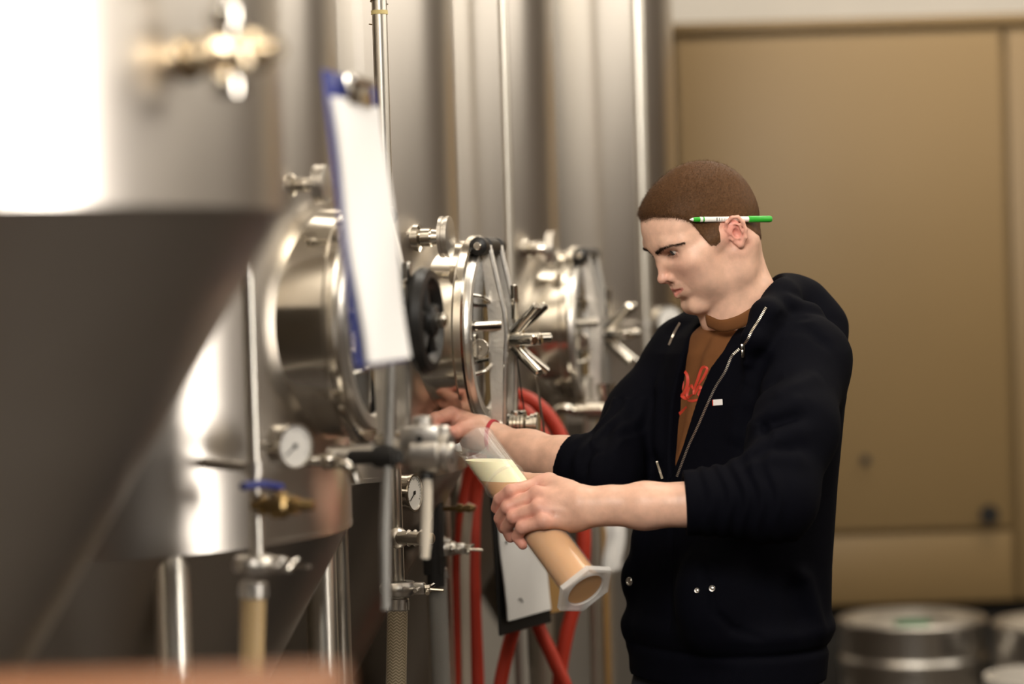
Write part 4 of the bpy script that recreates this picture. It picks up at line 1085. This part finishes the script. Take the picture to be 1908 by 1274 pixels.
pick = fine.randint(0, len(hq), 110000); w4 = fine.dirichlet((1, 1, 1, 1), len(pick)); hp = (hv[hq[pick]] * w4[:, :, None]).sum(1); nn_ = normals(HS, hp)
hm = hair_mask(hp); nn_ok = np.isfinite(nn_).all(1)
hgt = np.clip((hp[:, 2] - .03) / .06, 0, 1)
flow = np.stack([hp[:, 0] * 3, .55 + 0 * hp[:, 0], -.45 + 0 * hp[:, 0]], 1) + fine.normal(0, .28, hp.shape)
dirs = nn_ * (.24 + .16 * hgt)[:, None] + flow * .9; dirs /= np.linalg.norm(dirs, axis=1)[:, None]
Ls = (.0032 + .0042 * hgt) * fine.uniform(.5, 1.15, len(hp))
sv, sq = strands(hp - nn_ * .001, nn_, dirs, Ls, .00017 + 0 * Ls)
HAIRC = np.array((.090, .043, .018))
tone = (HAIRC * (1.0 + 0 * hv[:, :1])); stone = np.tile(HAIRC * fine.uniform(.6, 1.6, (len(hp), 1)), (3, 1))
mkv = hair_mask(hv)[:, None]; tone = tone * mkv ** .6 + SKIN * .75 * (1 - mkv ** .6)
me = bpy.data.meshes.new('hair'); allv = np.concatenate([hv, sv]); me.from_pydata(h2w(allv).tolist(), [], hq.tolist() + (sq + len(hv)).tolist()); vcol(me, 'tone', np.concatenate([tone, stone]))
M['hair'] = vcol_mat('hair', .55, bump=.5, bscale=700, noise=.25, nscale=350, spec=.15)
hair = link('hair', me, M['hair'], person, angle=None); hair['kind'] = 'stuff'
# eyebrows and lashes
bv, bq, bt = [], [], []
for sx in (1, -1):
    t_ = fine.uniform(0, 1, 1500) ** 1.25; cxx = sx * (.009 + .054 * t_); cz = .0172 + .0085 * np.sin(np.clip(t_ * 1.25, 0, 1) * math.pi * .62) - .004 * np.clip(t_ - .75, 0, 1) * 4 + fine.normal(0, .0017, 1500) * (1.1 - .6 * t_)
    p = np.stack([cxx, np.full(1500, .10), cz], 1)
    for _ in range(60): p[:, 1] -= np.clip(HS.sample(p), -.002, .002)
    n_ = normals(HS, p); dd = np.stack([sx * (.5 + .5 * t_), 0 * t_ + .05, .55 - .9 * t_], 1) + fine.normal(0, .18, (1500, 3)) + n_ * .25; dd /= np.linalg.norm(dd, axis=1)[:, None]
    v, q = strands(p - n_ * .0004, n_, dd, fine.uniform(.003, .0065, 1500), np.full(1500, .00028)); bv.append(v); bq.append(q + sum(len(b) for b in bv[:-1]))
me = bpy.data.meshes.new('eyebrows'); me.from_pydata(h2w(np.concatenate(bv)).tolist(), [], np.concatenate(bq).tolist()); vcol(me, 'tone', np.array((.045, .025, .015)))
link('eyebrows', me, M['hair'], person, angle=None)['kind'] = 'stuff'
lv, lq = [], []
for sx in (1, -1):
    dx = np.linspace(-.0115, .0135, 46); p = np.stack([sx * (EYE + dx), .0735 + .0143 * np.sqrt(1 - (dx / .0165) ** 2), .0135 - .0030 + 0 * dx], 1); p[:, 2] -= 8 * dx * dx
    dd = np.stack([sx * dx * 30, .8 + 0 * dx, -.35 + 0 * dx], 1) + fine.normal(0, .1, (46, 3)); dd /= np.linalg.norm(dd, axis=1)[:, None]
    v, q = strands(p, np.tile((0, 0, 1.), (46, 1)), dd, fine.uniform(.005, .008, 46), np.full(46, .00028)); lv.append(v); lq.append(q + sum(len(b) for b in lv[:-1]))
me = bpy.data.meshes.new('eyelashes'); me.from_pydata(h2w(np.concatenate(lv)).tolist(), [], np.concatenate(lq).tolist()); vcol(me, 'tone', np.array((.02, .012, .008)))
link('eyelashes', me, M['hair'], person, angle=None)['kind'] = 'stuff'
# ------------------------------------------------------------------ the man: clothes
def surf(S, px, py, d0=3.0, d1=4.1):
    "first point of the field seen through a photo pixel"
    r = ray(px, py); f = 1 / r.dot(CAM_F); t = np.arange(d0, d1, .003); pts = np.array(CAM_O)[None, :] + np.array(r)[None, :] * (t * f)[:, None]
    ok = ((pts > S.lo) & (pts < S.lo + S.h * (np.array(S.f.shape) - 1))).all(1); v = np.where(ok, S.sample(pts), 1.0); i = np.argmax(v < 0)
    if v[i] >= 0: return None
    w = v[i - 1] / (v[i - 1] - v[i]); return Vector(pts[i - 1] * (1 - w) + pts[i] * w)
BX = ((.02, 3.22, .86), (.66, 4.02, 1.57))
zh = P(1355, 1256, D0).z; zb_ = P(1355, 1196, D0).z
# opening of the jacket, in torso coordinates
AR = [(540, 1440), (560, 1424), (594, 1388), (625, 1363), (659, 1342), (687, 1321), (726, 1304), (780, 1286), (837, 1269), (885, 1252), (905, 1241)]
AL = [(540, 1330), (577, 1308), (611, 1290), (659, 1274), (698, 1263), (752, 1252), (794, 1248), (851, 1245), (887, 1247), (905, 1243)]
def a_of(px, py):
    z = P(px, py, D0 - .1).z; cx_, cy_, b_, d_ = [float(v) for v in rowc(z)]; best = None
    for a in np.linspace(-b_ * .72, b_ * .98, 240):
        g = d_ * max(0, 1 - abs(a / b_) ** 2.3) ** (1 / 2.3); p = Vector((cx_, cy_, z)) + TL_ * float(a) + TF * float(g); w = p - CAM_O
        e = abs(W_PX / 2 + FPX * w.dot(CAM_R) / w.dot(CAM_F) - px)
        if best is None or e < best[0]: best = (e, a)
    return z, best[1]
_ar = np.array(sorted(a_of(x, y) for y, x in AR)); _al = np.array(sorted(a_of(x, y) for y, x in AL))
def opening(X, Y, Z_):
    cx_, cy_, b_, d_ = rowc(Z_); x = X - cx_; y = Y - cy_; a = x * TL_.x + y * TL_.y; g = x * TF.x + y * TF.y
    r = np.interp(Z_, _ar[:, 0], _ar[:, 1]); l = np.interp(Z_, _al[:, 0], _al[:, 1])
    return np.maximum(np.maximum(a - r, l - a), np.maximum(.015 - g, _ar[0, 0] - Z_))
def sleeves(S, off=0.0):
    T = S.like()
    md = P(1478, 800, 3.44)
    T.cap(S1, md, .062 + off, .059 + off, 0); T.cap(md, EL1, .060 + off, .0575 + off, .03)
    dn = (CU1 - EL1).normalized(); T.cap(EL1, CU1 + dn * .03, .0575 + off, .0425 + off, .03, cut=(tuple(CU1), tuple(dn)))
    m2 = P(1200, 775, 3.74); d2 = (CU2 - EL2).normalized()
    T.cap(S2, m2, .062 + off, .056 + off, .02); T.cap(m2, EL2, .056 + off, .050 + off, .03)
    T.cap(EL2, CU2 + d2 * .03, .050 + off, .0425 + off, .02, cut=(tuple(CU2), tuple(d2)))
    return T
def rings(T, p, q, n, amp, r, skew=None, t0=0.0, t1=1.0, seed=0.0):
    "bunched cloth rings round the limb p-q"
    p = npv(p); q = npv(q); ba = q - p; L = float(np.linalg.norm(ba)); u = ba / L; sk = np.zeros(3) if skew is None else np.array(skew)
    def fn(X, Y, Z_):
        x, y, z = X - p[0], Y - p[1], Z_ - p[2]; t = (x * u[0] + y * u[1] + z * u[2]) / L + (x * sk[0] + y * sk[1] + z * sk[2])
        env = np.clip((t - t0) / .12, 0, 1) * np.clip((t1 - t) / .06, 0, 1)
        ph = n * t * 6.2832 + 1.3 * np.sin(z * 70 + seed) + .9 * np.sin(x * 60 + y * 50 + seed * 2)
        return -amp * env * (.55 * np.cos(ph) + .45 * np.abs(np.cos(ph * .5 + .6)) - .2)
    T.op(fn, np.minimum(p, q) - r, np.maximum(p, q) + r, mode='add')
def build_hoodie():
    S = SDF(BX[0], BX[1], .003); S.pad = .05
    S.op(torso_fn(0.0, zh, P(1400, 612, D0).z), S.lo, BX[1], 0, 'u')
    # yoke over the shoulders
    for s_ in (S1, S2): S.cap(s_, tcen(622) + (s_ - tcen(665)) * .35, .056, .043, .05)
    # the bunched ribbed hem
    S.op(lambda X, Y, Z_: -.006 * np.exp(-((Z_ - zb_ - .028) / .016) ** 2) + .004 * np.exp(-((Z_ - zb_) / .006) ** 2) + .0 * X + .0 * Y, S.lo, (BX[1][0], BX[1][1], zb_ + .1), mode='add')
    # pocket and hem bulges at the front edge
    for px, py, d, r in ((1194, 1078, 3.70, .030), (1192, 1170, 3.70, .024), (1215, 1010, 3.68, .03)): S.ell(P(px, py, d), (r, r, r * 1.25), k=.022)
    S.ell(tcen(1090) + TF * .115 + TL_ * .085, (.05, .05, .075), k=.04)
    T = sleeves(S)
    rings(T, EL1, CU1, 5.2, .0032, .10, t0=-.15, t1=.90, seed=1.0); rings(T, EL2, CU2, 2.6, .0028, .09, t0=-.4, t1=.85, seed=2.0)
    S.f = smin(S.f, T.f, .028)
    # flap edges and opening
    S.op(opening, S.lo, BX[1], .005, 's')
    # collar / hood: rolls round the neck and a bag on the back
    S.chain([P(1392, 672, 3.515), P(1404, 632, 3.51), P(1428, 588, 3.53), P(1454, 556, 3.60), P(1464, 550, 3.67)], [.006, .014, .020, .026, .027], .022, .03)
    S.chain([P(1464, 550, 3.67), P(1436, 566, 3.76), P(1370, 590, 3.80), P(1305, 600, 3.77), P(1276, 622, 3.745), P(1258, 665, 3.73)], [.027, .025, .022, .020, .018, .008], .02, .02)
    S.chain([P(1462, 552, 3.64), P(1498, 572, 3.66), P(1528, 612, 3.655), P(1540, 668, 3.63)], [.026, .034, .036, .026], .03, .03)
    S.chain([P(1470, 566, 3.56), P(1508, 588, 3.58), P(1538, 640, 3.60)], [.012, .017, .014], .012, .012)
    # neck hole
    S.cap(P(1384, 520, 3.63), P(1402, 640, 3.645), .058, .060, .006, 's')
    # drape folds, placed on the surface
    def fold(pp, amp, w):
        q = [surf(S, x, y) for x, y in pp]
        if all(v is not None for v in q): S.ridge(q, amp, w)
    for pp, a, w in (([(1400, 690), (1378, 760), (1365, 830)], 0.0081, .010), ([(1500, 745), (1440, 770), (1392, 815)], 0.0081, .010), ([(1510, 800), (1440, 820), (1370, 862)], 0.0095, .011),
                     ([(1500, 860), (1440, 850), (1385, 872)], 0.0081, .010), ([(1460, 700), (1410, 735), (1385, 790)], -0.0068, .010), ([(1500, 775), (1430, 795), (1380, 840)], -0.0081, .008),
                     ([(1490, 835), (1430, 838), (1380, 866)], -0.0081, .007), ([(1425, 650), (1402, 720), (1392, 800)], -0.0081, .012), ([(1440, 600), (1500, 610), (1545, 650)], -0.0068, .007),
                     ([(1450, 590), (1510, 590)], -0.0054, .005), ([(1530, 700), (1480, 720), (1440, 745)], 0.0054, .010),
                     ([(1232, 700), (1225, 780), (1228, 860)], 0.0081, .008), ([(1215, 720), (1205, 800), (1215, 880)], -0.0081, .010), ([(1480, 1000), (1500, 1080), (1535, 1180)], 0.0068, .010), ([(1460, 1010), (1475, 1100), (1500, 1180)], -0.0068, .010),
                     ([(1322, 1090), (1332, 1140), (1365, 1172), (1420, 1190)], -0.0054, .004), ([(1318, 1000), (1312, 1060), (1320, 1095)], -0.0054, .004), ([(1260, 900), (1250, 1000), (1246, 1180)], -0.0041, .005),
                     ([(1140, 800), (1120, 835), (1090, 850)], -0.0068, .006), ([(1160, 770), (1150, 820), (1140, 870)], 0.0054, .008), ([(1105, 800), (1095, 840), (1092, 885)], -0.0054, .005)):
        fold(pp, a, w)
    # hollow for the forearms at the cuffs
    S.cap(CU1 + (CU1 - EL1).normalized() * .01, CU1 - (CU1 - EL1).normalized() * .03, .0335, None, .003, 's')
    S.cap(CU2 + (CU2 - EL2).normalized() * .01, CU2 - (CU2 - EL2).normalized() * .03, .0355, None, .003, 's')
    return S
HD = build_hoodie()
v, q = HD.mesh()
# drop scraps
me = mesh_from('hoodie', v, q)
M['navy'] = mat('navy_fleece', (.0016, .0017, .0038), .82, noise=.15, nscale=60, bump=.55, bscale=900, spec=.07)
for n in M['navy'].node_tree.nodes:
    if n.type == 'BUMP': n.inputs['Distance'].default_value = .0006
hood = link('hoodie', me, M['navy'], person, angle=None)
# t-shirt
TS = SDF((.06, 3.4, 1.12), (.5, 3.95, 1.53), .003)
TS.op(torso_fn(-.016, 1.13, P(1400, 596, D0).z), TS.lo, (.5, 3.95, 1.53), 0, 'u')
TS.cap(tcen(650), tcen(604), .085, .064, .04)
TS.cap(P(1378, 500, 3.63), P(1400, 640, 3.645), .0535, .060, .004, 's')
for pp, a, w in (([(1345, 620), (1310, 700), (1280, 800)], 0.0041, .008), ([(1330, 620), (1295, 690), (1262, 780)], -0.0041, .007), ([(1290, 760), (1272, 830), (1258, 880)], 0.0041, .006)):
    qq = [surf(TS, x, y) for x, y in pp]
    if all(z is not None for z in qq): TS.ridge(qq, a, w)
v, q = TS.mesh()
M['shirt'] = mat('brown_jersey', (.150, .060, .020), .85, noise=.10, nscale=40, bump=.4, bscale=1200, spec=.2)
shirt = link('t_shirt', mesh_from('t_shirt', v, q), M['shirt'], person, angle=None)
cp = [P(1319, 598, 3.592), P(1345, 607, 3.565), P(1378, 599, 3.553), P(1406, 583, 3.56), P(1424, 572, 3.59), P(1430, 566, 3.65), P(1416, 564, 3.71), P(1380, 566, 3.72), P(1340, 582, 3.69), P(1320, 592, 3.64)]
cl = spline(cp + cp[:1], 6)
nk = P(1392, 575, 3.64); cm = MB(); prev = None; first = None
for i, p in enumerate(cl[:-1]):
    t_ = (cl[(i + 1) % (len(cl) - 1)] - cl[i - 1 if i else -2]).normalized(); o_ = (p - nk); o_ = (o_ - t_ * o_.dot(t_)).normalized(); up_ = t_.cross(o_); up_ = up_ if up_.z > 0 else -up_
    R_ = [cm.bm.verts.new(p + o_ * (.0030 * math.cos(g_)) + up_ * (.0095 * math.sin(g_))) for g_ in [2 * math.pi * k_ / 12 for k_ in range(12)]]
    if prev: cm.bridge(prev, R_)
    else: first = R_
    prev = R_
cm.bridge(prev, first); cm.build('collar', M['shirt'], shirt)
# lettering on the shirt: fat painted script strokes
def on(S, pts, lift=.0012):
    out = []
    for x, y in pts:
        p = surf(S, x, y)
        if p is not None: out.append(p - ray(x, y) * lift)
    return out
def crop4(pts): return [(1220 + x / 3.54, 540 + y / 3.54) for x, y in pts]
M['print'] = mat('red_print', (.52, .045, .022), .6, noise=.15, nscale=90)
def stroke(S, pts, w, name, par, m, n=8):
    fl = []; q = [Vector((x, y, 0)) for x, y in pts]
    q = spline(q, n); pp = on(S, [(a.x, a.y) for a in q])
    if len(pp) < 3: return
    g = MB(); pr = None
    for i, p in enumerate(pp):
        t_ = (pp[min(i + 1, len(pp) - 1)] - pp[max(i - 1, 0)]).normalized(); d_ = (CAM_O - p).normalized(); s_ = t_.cross(d_).normalized(); k_ = w * (.55 + .45 * math.sin(math.pi * (i + .5) / len(pp)))
        R_ = [g.bm.verts.new(p + s_ * (k_ * a_) + d_ * b_) for a_, b_ in ((-1, 0), (-.9, .0006), (.9, .0006), (1, 0), (.9, -.0014), (-.9, -.0014))]
        if pr: g.bridge(pr, R_)
        else: g.cap(R_, True)
        pr = R_
    g.cap(pr); return g.build(name, m, par)
for pts, w in (([(130, 600), (150, 545), (185, 528), (215, 560), (218, 620), (195, 680), (150, 715), (122, 712)], .0034),
               ([(150, 560), (172, 552), (188, 585), (182, 650), (160, 690)], .0022), ([(122, 715), (165, 690), (200, 715), (232, 705)], .0030),
               ([(228, 640), (215, 690), (226, 708), (250, 690)], .0030), ([(228, 640), (245, 632), (252, 655)], .0024),
               ([(335, 505), (312, 520), (285, 600), (262, 660), (258, 690)], .0034), ([(262, 690), (290, 640), (305, 655), (290, 690), (315, 680)], .0030),
               ([(335, 505), (345, 525), (320, 580), (290, 625)], .0024), ([(215, 728), (250, 732), (295, 722)], .0022),
               ([(108, 800), (135, 832), (170, 815), (212, 772)], .0036)):
    stroke(TS, crop4(pts), w * .9, 'print_stroke', shirt, M['print'])
# zip: tape, teeth, slider
M['zip'] = mat('zip_metal', (.62, .55, .45), .35, 1.0, noise=.1)
def zipper(pts, name, taped=True):
    q = spline([Vector((x, y, 0)) for x, y in pts], 14); pp = on(HD, [(a.x, a.y) for a in q], .0022)
    pp = [p for i, p in enumerate(pp) if i == 0 or (p - pp[i - 1]).length < .02]
    tape = None if not taped else stroke(HD, [(a.x + 1.5, a.y) for a in q], .0034, name, hood, mat('zip_tape', (.004, .004, .008), .9, spec=.1), 1)
    L = 0; nxt = 0; t = MB()
    for i in range(1, len(pp)):
        seg = pp[i] - pp[i - 1]; l = seg.length
        while nxt <= L + l and l > 0:
            p = pp[i - 1] + seg * ((nxt - L) / l); d_ = (CAM_O - p).normalized(); u_ = seg.normalized(); s_ = u_.cross(d_).normalized()
            t.box(p + d_ * .0002, .0034, .0015, .0016, s_, u_, d_); nxt += .0026
        L += l
    o = t.build('zip_teeth', M['zip'], tape or hood, smooth=False); o['kind'] = 'stuff'
zipper([(1427, 573), (1415, 594), (1401, 616), (1390, 637), (1375, 652), (1363, 664), (1351, 692), (1333, 721), (1317, 755), (1300, 794), (1284, 828), (1273, 856), (1261, 888)], 'zipper')
zipper([(1266, 602), (1256, 620), (1246, 643)], 'zipper', False); zipper([(1224, 860), (1229, 876), (1234, 892)], 'zipper', False)
p = surf(HD, 1384, 647)
if p: m = MB(); m.box(p - ray(1384, 647) * .004, .006, .004, .010, CAM_R, CAM_F, CAM_U, .001); m.box(p - ray(1384, 647) * .005 - CAM_U * .009, .004, .002, .012, CAM_R, CAM_F, CAM_U, .0008); m.build('zip_slider', M['steel'], hood)
pl_, pr_ = surf(HD, 1331, 750), surf(HD, 1347, 749)
if pl_ and pr_:
    lx = (pr_ - pl_).normalized(); lf = CAM_U.cross(lx).normalized(); lf = lf if lf.dot(CAM_F) > 0 else -lf; lu = lf.cross(lx); lu = lu if lu.z > 0 else -lu; lc = (pl_ + pr_) / 2 - lf * .0022
    MB().box(lc, .0175, .0016, .0088, lx, lf, lu, .0004, 1).build('label_tab', mat('white_tab', (.8, .76, .74), .7), hood)
    MB().box(lc - lx * .0085 - lf * .0003, .0014, .0016, .0088, lx, lf, lu).build('label_edge', M['print'], hood)
def snap(px, py, r, n=None):
    p = surf(HD, px, py)
    if p is None: return
    nn2 = Vector(normals(HD, np.array([tuple(p)]), .003)[0]); MB().lathe(p, nn2, [(-.002, r), (.0012, r), (.002, r * .9), (.0018, r * .62), (.0008, r * .5), (.0012, r * .2), (.0014, 0)], 24, capb=False).build('snap_button', M['cast'], hood)
snap(1173, 1083, .0066); snap(1327, 1096, .0048); snap(1299, 1100, .0040)
# ribbed cuffs
# trousers and shoes (below the frame)
J = SDF((.06, 3.36, .0), (.56, 4.0, .99), .008)
hc = tcen(1250); J.op(torso_fn(-.012, .80, zh + .03), J.lo, (.56, 4.0, .99), 0, 'u')
for s_ in (1, -1):
    h = Vector((hc.x, hc.y, .86)) + TL_ * (.082 * s_); k_ = Vector((hc.x, hc.y, .48)) + TL_ * (.10 * s_); f = Vector((hc.x, hc.y, .07)) + TL_ * (.12 * s_)
    J.cap(h, k_, .092, .068, .04); J.cap(k_, f, .068, .055, .02)
v, q = J.mesh(); link('trousers', mesh_from('trousers', v, q), mat('dark_denim', (.012, .013, .020), .85, noise=.2, nscale=50, bump=.3, bscale=700), person, angle=None)
for s_ in (1, -1):
    f = Vector((hc.x, hc.y, .0)) + TL_ * (.12 * s_); K = SDF(npv(f) + np.array((-.25, -.25, -.02)), npv(f) + np.array((.15, .15, .14)), .006)
    K.cap(f + Z * .05 - TF * .02, f + Z * .045 + TF * .13, .045, .040, 0); K.cap(f + Z * .07, f + Z * .11, .048, .050, .03)
    K.op(lambda X, Y, Z_: .002 - Z_ + 0 * X + 0 * Y, K.lo, npv(f) + .2, 0, 'i'); v, q = K.mesh(); link('shoe', mesh_from('shoe', v, q), M['rubber'], person, angle=None)
# red wristband on the far wrist
wa = (P(925, 820, 3.73) - P(895, 808, 3.742)).normalized(); wc = P(919, 815, 3.733); x, y, _ = frame((wa + CAM_U * .35).normalized())
for k in range(2):
    MB().tube([wc + wa * (.003 * k) + x * (.0278 * math.cos(g)) + y * (.0268 * math.sin(g)) for g in [2 * math.pi * i / 40 for i in range(41)]], .0018, 8, caps=False).build('wristband', mat('red_cord', (.42, .03, .04), .7, noise=.3, nscale=600), person)

# ------------------------------------------------------------------ the measuring cylinder, the beer, the pen
t = thing('measuring_cylinder', 'tilted translucent plastic measuring cylinder with a hexagonal foot held in both hands', 'cylinder', tuple(CB))
M['plastic'] = mat('milky_plastic', (.86, .84, .80), .16, alpha=.135, spec=.8, coat=1.0, noise=.03)
M['plastic_foot'] = mat('milky_plastic_foot', (.80, .79, .77), .30, alpha=.52, spec=.5, coat=.3, noise=.03)
hx = CAX.cross(CAM_F).normalized()
m = MB(); m.lathe(CT, CAX, [(0.0, CR + .0010), (-.0012, CR + .0004), (-.0012, CR - .0016), (.004, CR - .0020), (CLEN - .004, CR - .0020), (CLEN - .003, .0), (CLEN, .0), (CLEN, CR), (.006, CR), (.002, CR + .0012)], 64, capa=False, capb=False)
m.build('tube', M['plastic'], t)
MB().lathe(CT + CAX * (CLEN * .275), CAX, [(-.003, CR), (-.0015, CR + .0022), (.0015, CR + .0022), (.003, CR)], 64, closed=False, capa=False, capb=False).build('bumper_ring', M['plastic'], t)
bm_ = MB(); HR = .0455; R_ = []; NS = 48
def hexr(k): g = 2 * math.pi * k / NS; return math.cos(math.pi / 6) / math.cos((g % (math.pi / 3)) - math.pi / 6)
for tt, rr, hexed in ((-.0045, CR * .96, 0), (.0020, CR * .96, 0), (.0035, HR * .90, 1), (.0025, HR * .985, 1), (.0, HR, 1), (-.0050, HR * 1.0, 1), (-.0058, HR * .96, 1), (-.0045, CR * 1.02, 0)):
    R_.append([bm_.bm.verts.new(CB + CAX * tt + hx * (rr * (hexr(k) if hexed else 1) * math.cos(2 * math.pi * k / NS)) + CAX.cross(hx) * (rr * (hexr(k) if hexed else 1) * math.sin(2 * math.pi * k / NS))) for k in range(NS)])
for i in range(len(R_)): bm_.bridge(R_[i], R_[(i + 1) % len(R_)])
bm_.build('foot', M['plastic_foot'], t, angle=25)
MB().lathe(CB, CAX, [(-.0008, CR * .95), (.0012, CR * .95)], 48).build('base_disc', mat('clear_base', (.8, .7, .55), .15, alpha=.05, spec=.3, noise=.03), t)
sp = CT - hx * 0; sd = -(CAM_R + CAM_U * -.25).normalized(); sd = (sd - CAX * sd.dot(CAX)).normalized()
m = MB(); A_ = CT + sd * (CR - .001)
for w_, o_, dd in ((.010, 0, .010), ): pass
px_ = CAX.cross(sd).normalized()
secs = []
for u_ in (0, .5, 1.0):
    c_ = A_ + sd * (.013 * u_) - CAX * (.002 * u_); w_ = .0085 * (1 - .55 * u_); h_ = .010 * (1 - .5 * u_)
    secs.append([m.bm.verts.new(c_ + px_ * a_ + CAX * b_) for a_, b_ in ((-w_, 0), (-w_ * .7, h_ * .6), (0, h_), (w_ * .7, h_ * .6), (w_, 0), (w_ * .75, -.0004), (0, h_ * .8), (-w_ * .75, -.0004))])
for i in range(2): m.bridge(secs[i], secs[i + 1])
m.cap(secs[-1]); m.cap(secs[0], True); m.build('spout', M['plastic_foot'], t)
def liquid(z_lo, z_hi, name, m_, r, cuts):
    g = MB(); g.lathe(CT, CAX, [(.004, r), (CLEN - .0014, r)], 64)
    for z_, keep_up in cuts:
        res = bmesh.ops.bisect_plane(g.bm, geom=g.bm.verts[:] + g.bm.edges[:] + g.bm.faces[:], plane_co=(0, 0, z_), plane_no=(0, 0, 1), clear_outer=not keep_up, clear_inner=keep_up)
        ed = [e for e in g.bm.edges if e.is_boundary]
        if ed: bmesh.ops.holes_fill(g.bm, edges=ed)
    return g.build(name, m_, None)
zf1 = P(902, 857, 3.50).z; zf0 = P(925, 894, 3.48).z
beer = liquid(0, 0, 'beer', mat('hazy_beer', (.66, .30, .045), .35, noise=.05, nscale=9, sss=.15, spec=.3), CR - .0024, [(zf0, False)])
tag(beer, 'hazy golden beer filling the lower part of the measuring cylinder', 'beer')
fo = liquid(0, 0, 'foam', mat('beer_foam', (.98, .90, .58), .7, noise=.05, nscale=120, bump=.2, bscale=500, sss=.3), CR - .0023, [(zf1, False), (zf0, True)])
fo.parent = beer
def at_lateral(px, py, x):
    a, b = w2h(P(px, py, 3.4))[0], w2h(P(px, py, 3.7))[0]; return P(px, py, 3.4 + .3 * (x - a) / (b - a))
pa = at_lateral(1285, 409, .0755); pb_ = at_lateral(1437, 408, .0785); pd = (pb_ - pa); PL = pd.length; pd.normalize()
t = thing('ballpoint_pen', "green and white ballpoint pen tucked behind the man's ear", 'pen', tuple(pa))
M['pen_w'] = mat('pen_white', (.80, .77, .72), .35, noise=.02); M['pen_g'] = mat('pen_green', (.03, .36, .03), .35, noise=.03)
MB().lathe(pa, pd, [(PL * .12, .0040), (PL * .125, .0041), (PL * .74, .0041)], 24).build('barrel', M['pen_w'], t)
MB().lathe(pa, pd, [(0, .0006), (.001, .0010), (PL * .045, .0030)], 20).build('tip', M['pen_w'], t)
MB().lathe(pa, pd, [(PL * .04, .0028), (PL * .06, .0036), (PL * .17, .0042), (PL * .172, .0041)], 20).build('grip', M['pen_g'], t)
MB().lathe(pa, pd, [(PL * .715, .0046), (PL * .72, .0049), (PL * .98, .0049), (PL, .0042)], 24).build('pen_cap', M['pen_g'], t)
m = MB()
for k, (a_, w_) in enumerate(((.33, .003), (.36, .0016), (.39, .0016), (.42, .001), (.44, .001))):
    c_ = pa + pd * (PL * a_) - CAM_F * .0041; m.box(c_, w_ * .4, .0005, .005 - .0007 * k, (pd + CAM_U * .25).normalized(), CAM_F, CAM_U)
o = m.build('pen_lettering', M['black'], t, smooth=False); o['kind'] = 'stuff'
